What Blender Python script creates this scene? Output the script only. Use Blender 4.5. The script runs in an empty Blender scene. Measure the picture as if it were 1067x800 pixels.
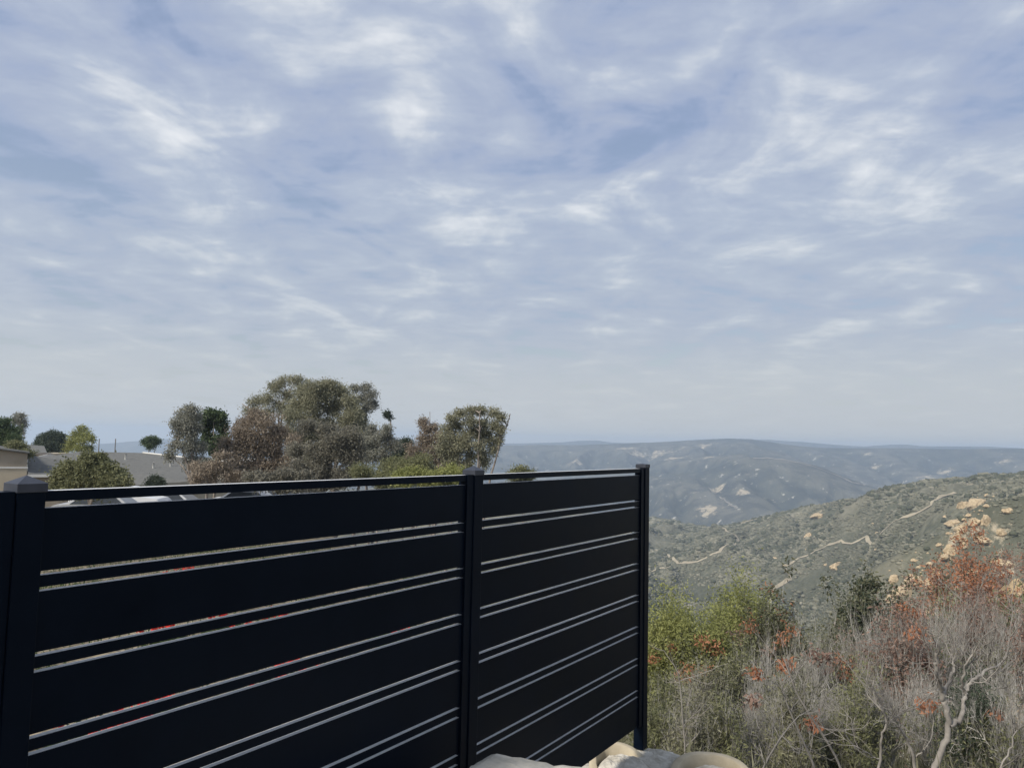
import bpy, math, random
import numpy as np
from mathutils import Vector, Matrix

SC = bpy.context.scene
COL = SC.collection
rad = math.radians
random.seed(7)

# ------------------------------------------------------------------ camera
F_PX, PITCH, ROLL = 802.0, rad(4.385), rad(1.273)
cd = bpy.data.cameras.new('camera'); cam = bpy.data.objects.new('camera', cd); COL.objects.link(cam)
cd.sensor_width = 36; cd.lens = F_PX / 1067 * 36; cd.clip_start = .05; cd.clip_end = 40000
CR = Matrix.Rotation(math.pi / 2 + PITCH, 3, 'X') @ Matrix.Rotation(ROLL, 3, 'Z')
cam.matrix_world = CR.to_4x4()
SC.camera = cam

# ------------------------------------------------------------------ light, exposure
SUN_AZ, SUN_EL = rad(-132), rad(40)          # from behind on the left, through thin cloud
sd = bpy.data.lights.new('sun', 'SUN'); sun = bpy.data.objects.new('sun', sd); COL.objects.link(sun)
sd.energy = 3.4; sd.angle = rad(12); sd.color = (1, .93, .82)
sv = Vector((math.sin(SUN_AZ) * math.cos(SUN_EL), math.cos(SUN_AZ) * math.cos(SUN_EL), math.sin(SUN_EL)))
sun.rotation_euler = sv.to_track_quat('Z', 'Y').to_euler()
SC.view_settings.view_transform = 'Standard'; SC.view_settings.look = 'None'
SC.view_settings.gamma = 1; SC.view_settings.exposure = 0.42; SC.view_settings.use_curve_mapping = False
SC.render.engine = 'CYCLES'
SC.cycles.volume_bounces = 1; SC.cycles.max_bounces = 6; SC.cycles.transparent_max_bounces = 4

W = bpy.data.worlds.new('World'); SC.world = W; W.use_nodes = True
HAZE_D = 2.8e-4


class NT:
    def __init__(s, tree): s.t = tree; s.n = tree.nodes; s.l = tree.links
    def node(s, typ, **kw):
        n = s.n.new(typ)
        for k, v in kw.items():
            if k.startswith('i_'): n.inputs[k[2:].replace('_', ' ')].default_value = v
            else: setattr(n, k, v)
        return n
    def link(s, a, b): s.l.new(a, b)
    def math(s, op, a, b=None, c=None, clamp=False):
        n = s.n.new('ShaderNodeMath'); n.operation = op; n.use_clamp = clamp
        for i, v in enumerate((a, b, c)):
            if v is None: continue
            if isinstance(v, (int, float)): n.inputs[i].default_value = v
            else: s.link(v, n.inputs[i])
        return n.outputs[0]
    def mix(s, f, a, b, blend='MIX'):
        n = s.n.new('ShaderNodeMix'); n.data_type = 'RGBA'; n.blend_type = blend
        for sock, v in ((n.inputs[0], f), (n.inputs[6], a), (n.inputs[7], b)):
            if isinstance(v, (int, float)): sock.default_value = v
            elif isinstance(v, tuple): sock.default_value = (*v[:3], 1)
            else: s.link(v, sock)
        return n.outputs[2]
    def ramp(s, f, stops, interp='LINEAR'):
        n = s.n.new('ShaderNodeValToRGB'); r = n.color_ramp; r.interpolation = interp
        while len(r.elements) < len(stops): r.elements.new(.5)
        for e, (p, c) in zip(r.elements, stops):
            e.position = p; e.color = (*c, 1) if isinstance(c, tuple) else (c, c, c, 1)
        s.link(f, n.inputs[0]); return n.outputs[0]
    def noise(s, vec, scale, detail=4, rough=.55, dist=0, out=0):
        n = s.n.new('ShaderNodeTexNoise'); n.inputs['Scale'].default_value = scale
        n.inputs['Detail'].default_value = detail; n.inputs['Roughness'].default_value = rough
        n.inputs['Distortion'].default_value = dist
        if vec is not None: s.link(vec, n.inputs['Vector'])
        return n.outputs[out]
    def mapping(s, vec, loc=(0, 0, 0), rot=(0, 0, 0), scale=(1, 1, 1)):
        n = s.n.new('ShaderNodeMapping')
        n.inputs['Location'].default_value = loc; n.inputs['Rotation'].default_value = rot; n.inputs['Scale'].default_value = scale
        s.link(vec, n.inputs['Vector']); return n.outputs[0]


def build_world():
    t = NT(W.node_tree); t.n.clear()
    out = t.node('ShaderNodeOutputWorld')
    sky = t.node('ShaderNodeTexSky', sky_type='NISHITA', sun_disc=False, sun_elevation=SUN_EL, sun_rotation=SUN_AZ)
    sky.air_density = 1.2; sky.dust_density = 1.5
    b1 = t.node('ShaderNodeBackground'); b1.inputs[1].default_value = .08; t.link(sky.outputs[0], b1.inputs[0])
    tc = t.node('ShaderNodeTexCoord'); sep = t.node('ShaderNodeSeparateXYZ'); t.link(tc.outputs['Generated'], sep.inputs[0])
    x, y, z = sep.outputs
    zz = t.math('MAXIMUM', z, 0.0)
    zc = t.math('ADD', zz, .13)
    cmb = t.node('ShaderNodeCombineXYZ'); t.link(t.math('DIVIDE', x, zc), cmb.inputs[0]); t.link(t.math('DIVIDE', y, zc), cmb.inputs[1])
    q = cmb.outputs[0]
    # broad veil, streaks drawn out across the view, small ripples
    big = t.noise(t.mapping(q, (3.1, .4, 0), (0, 0, rad(12)), (1.1, .9, 1)), .9, 3, .5, .2)
    st = t.noise(t.mapping(q, (1.7, 5.2, 0), (0, 0, rad(-22)), (1.5, 1.1, 1)), 1.9, 9, .55, .5)
    rip = t.noise(t.mapping(q, (8.4, 2.2, 0), (0, 0, rad(-8)), (1.0, 2.6, 1)), 4.2, 8, .58, .35)
    puff = t.noise(t.mapping(q, (2.4, 9.2, 0), (0, 0, rad(14)), (1.3, 1.5, 1)), 3.4, 9, .56, .25)
    # the middle part of each noise field is stretched so the sheet breaks into puffs
    sx = lambda v, k: t.math('ADD', t.math('MULTIPLY', t.math('SUBTRACT', v, .5), k), .5)
    s = t.math('ADD', t.math('MULTIPLY', sx(big, 1.15), .40), t.math('ADD', t.math('MULTIPLY', sx(st, 2.3), .50), t.math('ADD', t.math('MULTIPLY', sx(rip, 1.3), .19), t.math('MULTIPLY', sx(puff, 1.8), .33))))
    c = t.ramp(t.math('SUBTRACT', s, .25), [(.26, (.33, .41, .60)), (.42, (.395, .46, .61)), (.53, (.455, .52, .65)), (.63, (.59, .64, .725)), (.74, (.77, .80, .85)), (.87, (1.0, 1.0, 1.0))])
    mask = t.ramp(s, [(.44, .62), (.60, 1.0)])
    # towards the horizon the cloud sheet closes into an even pale veil
    hz = t.ramp(zz, [(0.0, 1.0), (.06, .88), (.18, .38), (.40, 0.0)], 'EASE')
    veil = t.ramp(zz, [(0.0, (.60, .61, .605)), (.10, (.55, .59, .615)), (.3, (.47, .55, .64))])
    c2 = t.mix(hz, c, veil)
    m2 = t.math('MAXIMUM', mask, hz)
    b2 = t.node('ShaderNodeBackground'); b2.inputs[1].default_value = .755; t.link(c2, b2.inputs[0])
    mx = t.node('ShaderNodeMixShader'); t.link(m2, mx.inputs[0]); t.link(b1.outputs[0], mx.inputs[1]); t.link(b2.outputs[0], mx.inputs[2])
    t.link(mx.outputs[0], out.inputs[0])
build_world()

# ------------------------------------------------------------------ helpers
def at(px, py, Y):
    """the world point seen at a photograph pixel, at forward distance Y"""
    d = CR @ Vector(((px - 533.5) / F_PX, (400 - py) / F_PX, -1))
    return d * (Y / d.y)

def on_z(px, py, z):
    d = CR @ Vector(((px - 533.5) / F_PX, (400 - py) / F_PX, -1))
    return d * (z / d.z)

def mat(name, rough=.8, spec=.3):
    m = bpy.data.materials.new(name); m.use_nodes = True
    t = NT(m.node_tree); b = t.n['Principled BSDF']
    b.inputs['Roughness'].default_value = rough; b.inputs['Specular IOR Level'].default_value = spec
    return m, t, b

def bump(t, b, h, strength, dist):
    n = t.node('ShaderNodeBump'); n.inputs['Strength'].default_value = strength; n.inputs['Distance'].default_value = dist
    t.link(h, n.inputs['Height']); t.link(n.outputs[0], b.inputs['Normal'])

def simple(name, c1, c2, scale=4, rough=.8, spec=.3, bstr=0, bdist=.01, coord='Object'):
    m, t, b = mat(name, rough, spec)
    tc = t.node('ShaderNodeTexCoord')
    n = t.noise(tc.outputs[coord], scale, 6, .6)
    t.link(t.ramp(n, [(.32, c1), (.68, c2)]), b.inputs['Base Color'])
    if bstr: bump(t, b, t.noise(tc.outputs[coord], scale * 4, 5, .6), bstr, bdist)
    return m

def leafmat(name, cols, rough=.65, trans=.35):
    """foliage: tint varies leaf by leaf and in patches"""
    m, t, b = mat(name, rough, .25)
    geo = t.node('ShaderNodeNewGeometry')
    pn = t.noise(geo.outputs['Position'], 1.1, 3, .6)
    f = t.math('ADD', t.math('MULTIPLY', geo.outputs['Random Per Island'], .40), t.math('MULTIPLY', t.math('SUBTRACT', pn, .28), 1.15), clamp=True)
    k = len(cols) - 1
    col = t.ramp(f, [(i / k, c) for i, c in enumerate(cols)])
    t.link(col, b.inputs['Base Color'])
    tr = t.node('ShaderNodeBsdfTranslucent'); t.link(col, tr.inputs[0])
    mx = t.node('ShaderNodeMixShader'); mx.inputs[0].default_value = trans
    o = t.n['Material Output']
    t.link(b.outputs[0], mx.inputs[1]); t.link(tr.outputs[0], mx.inputs[2]); t.link(mx.outputs[0], o.inputs[0])
    return m

M = {}
# satin powder coat, very dark blue-black, faint dust and orange peel
m_, t_, b_ = mat('black_powder_coat', .40, .09)
b_.inputs['Specular Tint'].default_value = (.72, .86, 1, 1)
tc_ = t_.node('ShaderNodeTexCoord'); n_ = t_.noise(tc_.outputs['Object'], 3, 6, .65)
t_.link(t_.ramp(n_, [(.3, (.0012, .0034, .0085)), (.75, (.003, .006, .0135))]), b_.inputs['Base Color'])
t_.link(t_.ramp(n_, [(.3, .34), (.7, .46)]), b_.inputs['Roughness'])
bump(t_, b_, t_.noise(tc_.outputs['Object'], 900, 2, .5), .08, .0004); M['black'] = m_
M['sky_lit_edge'] = simple('board_edge_sky_light', (.60, .61, .62), (.78, .78, .78), 30, .45, .5)  # pale colour stands in for sky light on the board tops
M['cap'] = simple('cap_coat', (.022, .026, .038), (.04, .045, .06), 20, .45, .5)
M['mortar'] = simple('pale_mortar', (.34, .31, .25), (.62, .59, .52), 14, .95, .1, .7, .02)
M['rim'] = simple('tan_clay', (.38, .33, .235), (.50, .44, .33), 9, .85, .2, .25, .006)
M['slab'] = simple('weathered_slab', (.28, .28, .255), (.52, .50, .45), 8, .9, .2, .5, .008)
M['bark_grey'] = simple('grey_twig', (.17, .16, .14), (.58, .56, .52), 9, .9, .15)
M['bark_pale'] = simple('pale_dead_wood', (.17, .155, .14), (.36, .335, .30), 7, .9, .15, .4, .005)
M['bark_dark'] = simple('dark_bark', (.055, .045, .038), (.12, .10, .085), 5, .9, .15)
M['bark_euc'] = simple('gum_bark', (.16, .13, .11), (.34, .30, .26), 2.5, .9, .15)
L = {}
L['euc_olive'] = leafmat('gum_leaves_olive', [(.155, .155, .10), (.28, .275, .185), (.43, .41, .29)])
L['euc_grey'] = leafmat('gum_leaves_grey', [(.16, .165, .13), (.27, .27, .225), (.40, .385, .32)])
L['euc_red'] = leafmat('gum_leaves_reddish', [(.15, .12, .09), (.28, .23, .175), (.43, .375, .30)])
L['brown'] = leafmat('grey_brown_leaves', [(.11, .105, .082), (.20, .19, .15), (.32, .30, .24)])
L['green'] = leafmat('mid_green_leaves', [(.04, .065, .032), (.09, .125, .06), (.16, .20, .10)])
L['dark'] = leafmat('dark_green_leaves', [(.035, .05, .035), (.07, .09, .06), (.12, .145, .10)])
L['olive'] = leafmat('olive_leaves', [(.10, .11, .055), (.20, .205, .105), (.32, .315, .18)])
L['yellow'] = leafmat('yellow_green_leaves', [(.14, .155, .05), (.29, .305, .11), (.46, .45, .19)])
L['sumac'] = leafmat('sumac_leaves', [(.06, .07, .04), (.13, .135, .08), (.22, .21, .13)])
L['rust'] = leafmat('rust_leaves', [(.22, .09, .05), (.41, .185, .10), (.56, .32, .20)])
L['rosy'] = leafmat('rosy_brown_leaves', [(.17, .105, .085), (.30, .20, .155), (.42, .31, .25)])
L['straw'] = leafmat('straw_blades', [(.09, .09, .05), (.21, .205, .13), (.42, .40, .29)])
L['grass'] = leafmat('garden_green', [(.03, .05, .015), (.06, .09, .03), (.11, .14, .05)])
L['flower'] = leafmat('red_petals', [(.5, .02, .015), (.7, .05, .03), (.75, .12, .08)])

def npmesh(name, V, Fc, material, parent=None, smooth=False, mi=None, mats=None):
    V = np.asarray(V, dtype=np.float32).reshape(-1, 3)
    me = bpy.data.meshes.new(name)
    if isinstance(Fc, np.ndarray):
        k = Fc.shape[1]; n = len(Fc)
        me.vertices.add(len(V)); me.vertices.foreach_set('co', V.ravel())
        me.loops.add(n * k); me.loops.foreach_set('vertex_index', Fc.astype(np.int32).ravel())
        me.polygons.add(n); me.polygons.foreach_set('loop_start', np.arange(0, n * k, k, dtype=np.int32))
        me.update(calc_edges=True)
    else:
        me.from_pydata([tuple(map(float, v)) for v in V], [], [tuple(map(int, f)) for f in Fc]); me.update()
    for mm in (mats or [material]): me.materials.append(mm)
    if mi is not None: me.polygons.foreach_set('material_index', np.asarray(mi, dtype=np.int32))
    if smooth: me.polygons.foreach_set('use_smooth', np.ones(len(me.polygons), dtype=bool))
    me.validate(); 
    o = bpy.data.objects.new(name, me); COL.objects.link(o)
    if parent: o.parent = parent
    return o

def tag(o, label=None, cat=None, group=None, kind=None):
    if label: o['label'] = label
    if cat: o['category'] = cat
    if group: o['group'] = group
    if kind: o['kind'] = kind
    return o

def thing(name, label, cat, loc=(0, 0, 0), rz=0, group=None):
    o = bpy.data.objects.new(name, None); COL.objects.link(o); o.empty_display_size = .2
    o.location = loc; o.rotation_euler = (0, 0, rz)
    return tag(o, label, cat, group)

class MB:
    """collects boxes and prisms; build() links them as one mesh"""
    def __init__(s): s.v = []; s.f = []; s.m = []
    def quad(s, pts, m=0):
        i = len(s.v); s.v += [tuple(p) for p in pts]; s.f.append(tuple(range(i, i + len(pts)))); s.m.append(m)
    def box(s, a, b, topm=0):
        x0, y0, z0 = a; x1, y1, z1 = b; i = len(s.v)
        s.v += [(x0, y0, z0), (x1, y0, z0), (x1, y1, z0), (x0, y1, z0), (x0, y0, z1), (x1, y0, z1), (x1, y1, z1), (x0, y1, z1)]
        for k, f in enumerate([(0, 3, 2, 1), (4, 5, 6, 7), (0, 1, 5, 4), (1, 2, 6, 5), (2, 3, 7, 6), (3, 0, 4, 7)]):
            s.f.append(tuple(i + j for j in f)); s.m.append(topm if k == 1 else 0)
    def build(s, name, mats, parent=None, bev=0):
        if not isinstance(mats, list): mats = [mats]
        o = npmesh(name, s.v, s.f, None, parent, mi=s.m, mats=mats)
        if bev:
            b = o.modifiers.new('bevel', 'BEVEL'); b.width = bev; b.segments = 2; b.limit_method = 'ANGLE'; b.harden_normals = False
        return o

# ---- tubes (branches) and leaves in numpy
class Wood:
    def __init__(s, sides=4): s.V = []; s.F = []; s.n = 0; s.k = sides
    def tube(s, pts, radii):
        k = s.k; P = np.asarray(pts, float); n = len(P)
        T = np.gradient(P, axis=0); T /= (np.linalg.norm(T, axis=1, keepdims=True) + 1e-9)
        ref = np.array([0.3, .5, .81]); A = np.cross(T, ref); A /= (np.linalg.norm(A, axis=1, keepdims=True) + 1e-9); B = np.cross(T, A)
        an = np.arange(k) * 2 * math.pi / k
        R_ = np.asarray(radii, float)[:, None, None]
        ring = P[:, None, :] + R_ * (np.cos(an)[None, :, None] * A[:, None, :] + np.sin(an)[None, :, None] * B[:, None, :])
        s.V.append(ring.reshape(-1, 3))
        i = np.arange(n - 1)[:, None] * k; j = np.arange(k)[None, :]; j2 = (j + 1) % k
        s.F.append(np.stack([i + j, i + j2, i + k + j2, i + k + j], -1).reshape(-1, 4) + s.n); s.n += n * k
    def build(s, name, m, parent=None):
        return npmesh(name, np.concatenate(s.V), np.concatenate(s.F), m, parent, smooth=True)

def leaves(C, size, rng, aspect=.4, droop=0.0, var=.4):
    """one small leaf blade (a folded quad pair) at each point"""
    n = len(C)
    a = rng.normal(size=(n, 3)); a[:, 2] -= droop; a /= np.linalg.norm(a, axis=1, keepdims=True)
    b = np.cross(a, rng.normal(size=(n, 3))); b /= (np.linalg.norm(b, axis=1, keepdims=True) + 1e-9)
    s = size * (1 + var * rng.uniform(-1, 1, (n, 1)))
    a = a * s; b = b * s * aspect * .5
    V = np.stack([C, C + a * .45 + b, C + a, C + a * .45 - b], 1).reshape(-1, 3)
    Fq = np.arange(n * 4).reshape(n, 4)
    return V, Fq

def rotz(v, a):
    c, s = math.cos(a), math.sin(a); return np.array([v[0] * c - v[1] * s, v[0] * s + v[1] * c, v[2]])

# ------------------------------------------------------------------ terrain
_rg = np.random.default_rng(11)
_perm = _rg.permutation(512); _ga = _rg.uniform(0, 2 * math.pi, 512)
def perlin(x, y):
    xi = np.floor(x).astype(np.int64); yi = np.floor(y).astype(np.int64); xf = x - xi; yf = y - yi
    def g(i, j, dx, dy):
        h = _ga[(_perm[i & 511] + j) & 511]; return np.cos(h) * dx + np.sin(h) * dy
    u = xf ** 3 * (xf * (xf * 6 - 15) + 10); v = yf ** 3 * (yf * (yf * 6 - 15) + 10)
    a = g(xi, yi, xf, yf); b = g(xi + 1, yi, xf - 1, yf); c = g(xi, yi + 1, xf, yf - 1); d = g(xi + 1, yi + 1, xf - 1, yf - 1)
    return (a + u * (b - a) + v * ((c + u * (d - c)) - (a + u * (b - a)))) * 1.5
def fbm(x, y, o=4, ridged=False):
    s = 0; a = 1; t = 0
    for k in range(o):
        p = perlin(x * 2 ** k + 17.3 * k, y * 2 ** k - 9.1 * k)
        s = s + a * ((1 - 2 * np.abs(p)) if ridged else p); t += a; a *= .5
    return s / t

def tan_at(px, py):
    d = CR @ Vector(((px - 533.5) / F_PX, (400 - py) / F_PX, -1)); h = math.hypot(d.x, d.y)
    return math.degrees(math.atan2(d.x, d.y)), d.z / h
def prof(pts):
    a = [tan_at(*p) for p in pts]; xs = [p[0] for p in a]; ys = [p[1] for p in a]
    return lambda az: np.interp(az, xs, ys)
AZ = lambda px: tan_at(px, 470)[0]
Mc = prof([(520, 545), (600, 541), (680, 538), (700, 541), (717, 546), (745, 549), (764, 546), (792, 539), (826, 532), (849, 527), (880, 518), (920, 508), (950, 505), (985, 501), (1010, 499), (1040, 497), (1067, 494), (1120, 490)])
Fcst = prof([(780, 720), (830, 675), (860, 640), (875, 615), (895, 600), (910, 589), (950, 566), (985, 547), (1003, 532), (1015, 519), (1030, 509), (1067, 503), (1120, 500)])
Gc = prof([(520, 500), (600, 500), (677, 500), (730, 490), (760, 482), (780, 477), (800, 476.5), (820, 478.5), (845, 483), (860, 487.5), (880, 496), (900, 504), (915, 508.5), (960, 516), (1067, 520)])
Dc = prof([(380, 470), (470, 466), (520, 464), (560, 463), (600, 463.3), (640, 461.5), (680, 460.5), (700, 459.3), (720, 458), (740, 456.6), (763, 456.0), (782, 456.6), (797, 459), (815, 462), (835, 464.5), (860, 466), (900, 466.5), (960, 466.3), (1000, 467), (1067, 466.5), (1150, 466)])
Ec = prof([(-60, 466), (60, 466), (90, 463), (115, 461.5), (135, 459.7), (175, 457), (200, 457.4), (235, 460), (300, 462), (500, 462.5), (585, 460.5), (602, 459), (622, 458.6), (640, 461), (700, 462), (765, 458), (800, 457.5), (815, 459), (835, 460), (870, 463), (900, 464.8), (930, 462.8), (945, 462.6), (960, 464.5), (1030, 464.8), (1067, 466.8), (1150, 466)])
AX = np.array([-60, -34, -14, -4, 3, 9, 16, 24, 33, 60.])
NR = [0, 3, 5, 8, 15, 25, 40, 64, 100, 150, 280]
#           r:   0     3     5     8     15    25    40    64    100   150   280
NZ = np.array([[-1.7, -2.0, -2.2, -2.3, -2.6, -3.2, -4.1, -6.4, -8, -12, -40],
               [-1.7, -2.0, -2.2, -2.3, -2.6, -3.2, -4.1, -6.4, -8, -12, -40],
               [-1.7, -2.0, -2.2, -2.3, -2.6, -3.2, -4.4, -7.0, -10, -20, -50],
               [-1.7, -2.0, -2.15, -2.5, -3.3, -4.6, -8.0, -17, -30, -45, -85],
               [-1.7, -2.0, -2.15, -3.0, -4.6, -7.6, -14, -26, -42, -60, -100],
               [-1.7, -2.0, -2.15, -3.7, -5.9, -9.8, -18, -33, -50, -66, -104],
               [-1.7, -2.0, -2.3, -3.7, -5.9, -9.6, -18, -33, -50, -66, -100],
               [-1.7, -2.0, -2.4, -3.5, -5.4, -8.8, -16, -31, -46, -60, -90],
               [-1.7, -2.0, -2.4, -3.2, -4.5, -7.0, -13, -26, -38, -50, -75],
               [-1.7, -2.0, -2.4, -3.2, -4.5, -7.0, -13, -26, -38, -50, -75]])
def ravines(x, y):
    wx = x + 40 * fbm(x / 210, y / 210, 2); wy = y + 40 * fbm(x / 190 + 7, y / 190, 2)
    c_, s_ = math.cos(.5), math.sin(.5)
    u = wx * c_ - wy * s_; v = wx * s_ + wy * c_
    a = fbm(u / 120, v / 300 + 3.3, 4, True) - .35
    wx = x + 120 * fbm(x / 700, y / 700, 2)
    b = fbm(wx / 330 + .3, y / 1100, 5, True) - .35
    return a, b
def H(x, y):
    x = np.atleast_1d(np.asarray(x, float)); y = np.atleast_1d(np.asarray(y, float))
    sh = x.shape; x = x.ravel(); y = y.ravel()
    r = np.hypot(x, y); az = np.degrees(np.arctan2(x, y))
    azc = np.clip(az, -60, 60)
    R_ = []; Z_ = []
    for k, rr in enumerate(NR):
        R_.append(np.full_like(r, rr)); Z_.append(np.interp(azc, AX, NZ[:, k]))
    wr = np.clip((azc - 2) / 6, 0, 1)            # 0 on the plateau side, 1 over the canyon
    wf = np.clip((azc - AZ(790)) / 5, 0, 1); wf = wf * wf * (3 - 2 * wf)     # where the rocky spur stands
    R_.append(np.full_like(r, 340.)); Z_.append((1 - wr) * -50 + wr * ((1 - wf) * -104 + wf * 340 * Fcst(azc)))
    R_.append(np.full_like(r, 440.)); Z_.append((1 - wr) * -60 + wr * ((1 - wf) * -106 + wf * 440 * (Fcst(azc) - .028)))
    rM = np.interp(azc, [0, 10, 16, 20, 26, 34], [1050, 1050, 900, 850, 720, 640])
    wg = np.clip((azc - AZ(775)) / 4, 0, 1)
    R_.append(rM); Z_.append((1 - wr) * -80 + wr * rM * Mc(azc))
    R_.append(rM * 1.25); Z_.append((1 - wr) * -90 + wr * rM * 1.25 * (Mc(azc) - .05))
    R_.append(np.full_like(r, 1500.)); Z_.append((1 - wr) * -95 + wr * 1500 * (np.minimum(Mc(azc), -.085) - .01))
    R_.append(np.full_like(r, 1950.)); Z_.append((1 - wr) * -110 + wr * 1950 * Gc(azc))
    R_.append(np.full_like(r, 2200.)); Z_.append((1 - wr) * -110 + wr * (wg * 2200 * (Gc(azc) - .018) + (1 - wg) * 2200 * (.7 * Gc(azc) + .3 * Dc(azc))))
    wd = np.clip((azc + 12) / 6, 0, 1)
    R_.append(np.full_like(r, 2950.)); Z_.append((1 - wd) * -110 + wd * 2950 * Dc(azc))
    R_.append(np.full_like(r, 3500.)); Z_.append((1 - wd) * -110 + wd * 3500 * (Dc(azc) - .03))
    R_.append(np.full_like(r, 4100.)); Z_.append(4100 * (Ec(azc) - .02))
    R_.append(np.full_like(r, 4800.)); Z_.append(4800 * Ec(azc))
    R_.append(np.full_like(r, 5300.)); Z_.append(5300 * (Ec(azc) - .03))
    R_.append(np.full_like(r, 8000.)); Z_.append(np.full_like(r, -250.))
    R_ = np.stack(R_); Z_ = np.stack(Z_)
    z = np.zeros_like(r)
    for k in range(len(R_) - 1):
        a, b = R_[k], R_[k + 1]; mk = (r >= a) & (r < b)
        t = (r - a) / (b - a); z = np.where(mk, Z_[k] + (Z_[k + 1] - Z_[k]) * t, z)
    back = np.clip((np.abs(az) - 60) / 60, 0, 1)
    z = z * (1 - back) + back * np.where(r < 100, -2.5, np.minimum(-2.5, -2.5 - (r - 100) * .02))
    # relief: ravines and hummocks, damped near the ridge lines
    damp = np.ones_like(r)
    for rc, lo_, wd_ in ((rM, .12, .14), (1950, .08, .10), (2950, .02, .10), (4800, .03, .08)):
        damp = np.minimum(damp, lo_ + np.clip(np.abs(r - rc) / (wd_ * rc), 0, 1))
    damp = np.where(wf > 0, np.minimum(damp, .25 + np.clip(np.abs(r - 340) / 60, 0, 1)), damp)
    far = np.clip((r - 220) / 150, 0, 1) * damp
    mid = np.clip((r - 1100) / 500, 0, 1)
    vfar = np.clip((r - 3300) / 900, 0, 1)
    rid, rid2 = ravines(x, y)
    z = z + far * (1 - mid) * 26 * rid + far * 4.5 * fbm(x / 38, y / 38, 3) * (1 - mid)
    z = z + far * mid * (1 - vfar) * 85 * np.minimum(rid2 - .27, .03)
    z = z + .10 * fbm(x / 1.9, y / 1.9, 3) * np.clip((r - 4.5) / 4, 0, 1) * np.clip((300 - r) / 100, 0, 1)
    return z.reshape(sh)
def Hs(x, y): return float(H(x, y)[0])

def hit(px, py, r0=100, r1=5200):
    """where the line of sight through a pixel meets the hills"""
    d = CR @ Vector(((px - 533.5) / F_PX, (400 - py) / F_PX, -1)); h = math.hypot(d.x, d.y)
    rr = np.geomspace(r0, r1, 1500); xs = d.x / h * rr; ys = d.y / h * rr; zs = d.z / h * rr
    hh = H(xs, ys); k = np.argmax(hh >= zs)
    if not (hh >= zs).any(): return None
    return Vector((xs[k], ys[k], hh[k]))
def worldline(pts, r0=120, r1=1300):
    P = [hit(px, py, r0, r1) for px, py in pts]; P = [(p.x, p.y) for p in P if p]; Q = []
    for a_, b_ in zip(P[:-1], P[1:]):
        n = max(2, int(math.dist(a_, b_) / 8)); Q += [(a_[0] + (b_[0] - a_[0]) * k / n, a_[1] + (b_[1] - a_[1]) * k / n) for k in range(n)]
    return np.array(Q)
def dist_to(x, y, Q):
    d = np.full(x.shape, 1e9)
    for q in Q: d = np.minimum(d, (x - q[0]) ** 2 + (y - q[1]) ** 2)
    return np.sqrt(d)
# drainage lines of the canyon wall (water has cut them; scrub is greener in them)
CARVE = [(worldline([(755, 668), (753, 640), (757, 615), (768, 598), (786, 580), (812, 560), (832, 546)]), 15, 34),
         (worldline([(868, 640), (886, 610), (908, 594), (936, 573), (962, 553), (984, 536), (998, 522)], 380, 1300), 13, 26),
         (worldline([(905, 596), (896, 578), (892, 560), (905, 542)], 380, 1300), 7, 20),
         (worldline([(700, 640), (712, 612), (722, 596)]), 9, 28),
         (worldline([(840, 640), (846, 612), (856, 594), (872, 574)]), 8, 20),
         (worldline([(1030, 590), (1036, 562), (1042, 540), (1048, 520)], 120, 900), 6, 16)]
CARVE = [(q, dpt, w) for q, dpt, w in CARVE if len(q)]
H_plain = H
def H(x, y):
    x = np.atleast_1d(np.asarray(x, float)); y = np.atleast_1d(np.asarray(y, float)); z = H_plain(x, y)
    r = np.hypot(x, y); k = (r > 120) & (r < 1400) & (x > 0) & (y > 0)
    if k.any():
        xs, ys, dz = x[k], y[k], np.zeros(k.sum())
        for q, dpt, w in CARVE: dz -= dpt * np.exp(-(dist_to(xs, ys, q) / w) ** 1.5)
        z[k] += dz
    return z
def Hs(x, y): return float(H(x, y)[0])

def ground(px, Y):
    """point on the ground in the vertical plane through pixel column px at distance Y"""
    p = at(px, 560, Y); return Vector((p.x, Y, Hs(p.x, Y)))

az = np.concatenate([np.linspace(-180, -40, 48)[:-1], np.arange(-40, 40.01, .11), np.linspace(40, 180, 48)[1:-1]])
rr = np.concatenate([np.geomspace(.3, 250, 170)[:-1], np.geomspace(250, 3600, 380)[:-1], np.geomspace(3600, 5500, 50)])
A_, R2 = np.meshgrid(np.radians(az), rr, indexing='ij')
GX = R2 * np.sin(A_); GY = R2 * np.cos(A_); GZ = H(GX, GY)
na, nr = A_.shape
V = np.stack([GX, GY, GZ], -1).reshape(-1, 3); V = np.vstack([V, [[0, 0, Hs(0, 0.01)]]])
i = np.arange(na)[:, None]; j = np.arange(nr - 1)[None, :]; i2 = (i + 1) % na
Fq = np.stack([i * nr + j, i * nr + j + 1, i2 * nr + j + 1, i2 * nr + j], -1).reshape(-1, 4)
Fq = np.vstack([Fq, np.array([[na * nr, i_ * nr, ((i_ + 1) % na) * nr, ((i_ + 1) % na) * nr] for i_ in range(0)]).reshape(0, 4)])

r1_, r2_ = ravines(V[:, 0].astype(float), V[:, 1].astype(float)); rr_ = np.hypot(V[:, 0], V[:, 1])
MOIST = np.where(rr_ > 1300, r2_, r1_)
sel = (rr_ > 120) & (rr_ < 1400) & (V[:, 0] > 0) & (V[:, 1] > 0); xs_, ys_ = V[sel, 0], V[sel, 1]; mm_ = MOIST[sel]
for q, dpt, w in CARVE: mm_ = mm_ - .40 * np.exp(-(dist_to(xs_, ys_, q) / (w * 1.1)) ** 2)
MOIST[sel] = mm_; MOIST = MOIST.astype(np.float32)
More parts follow.
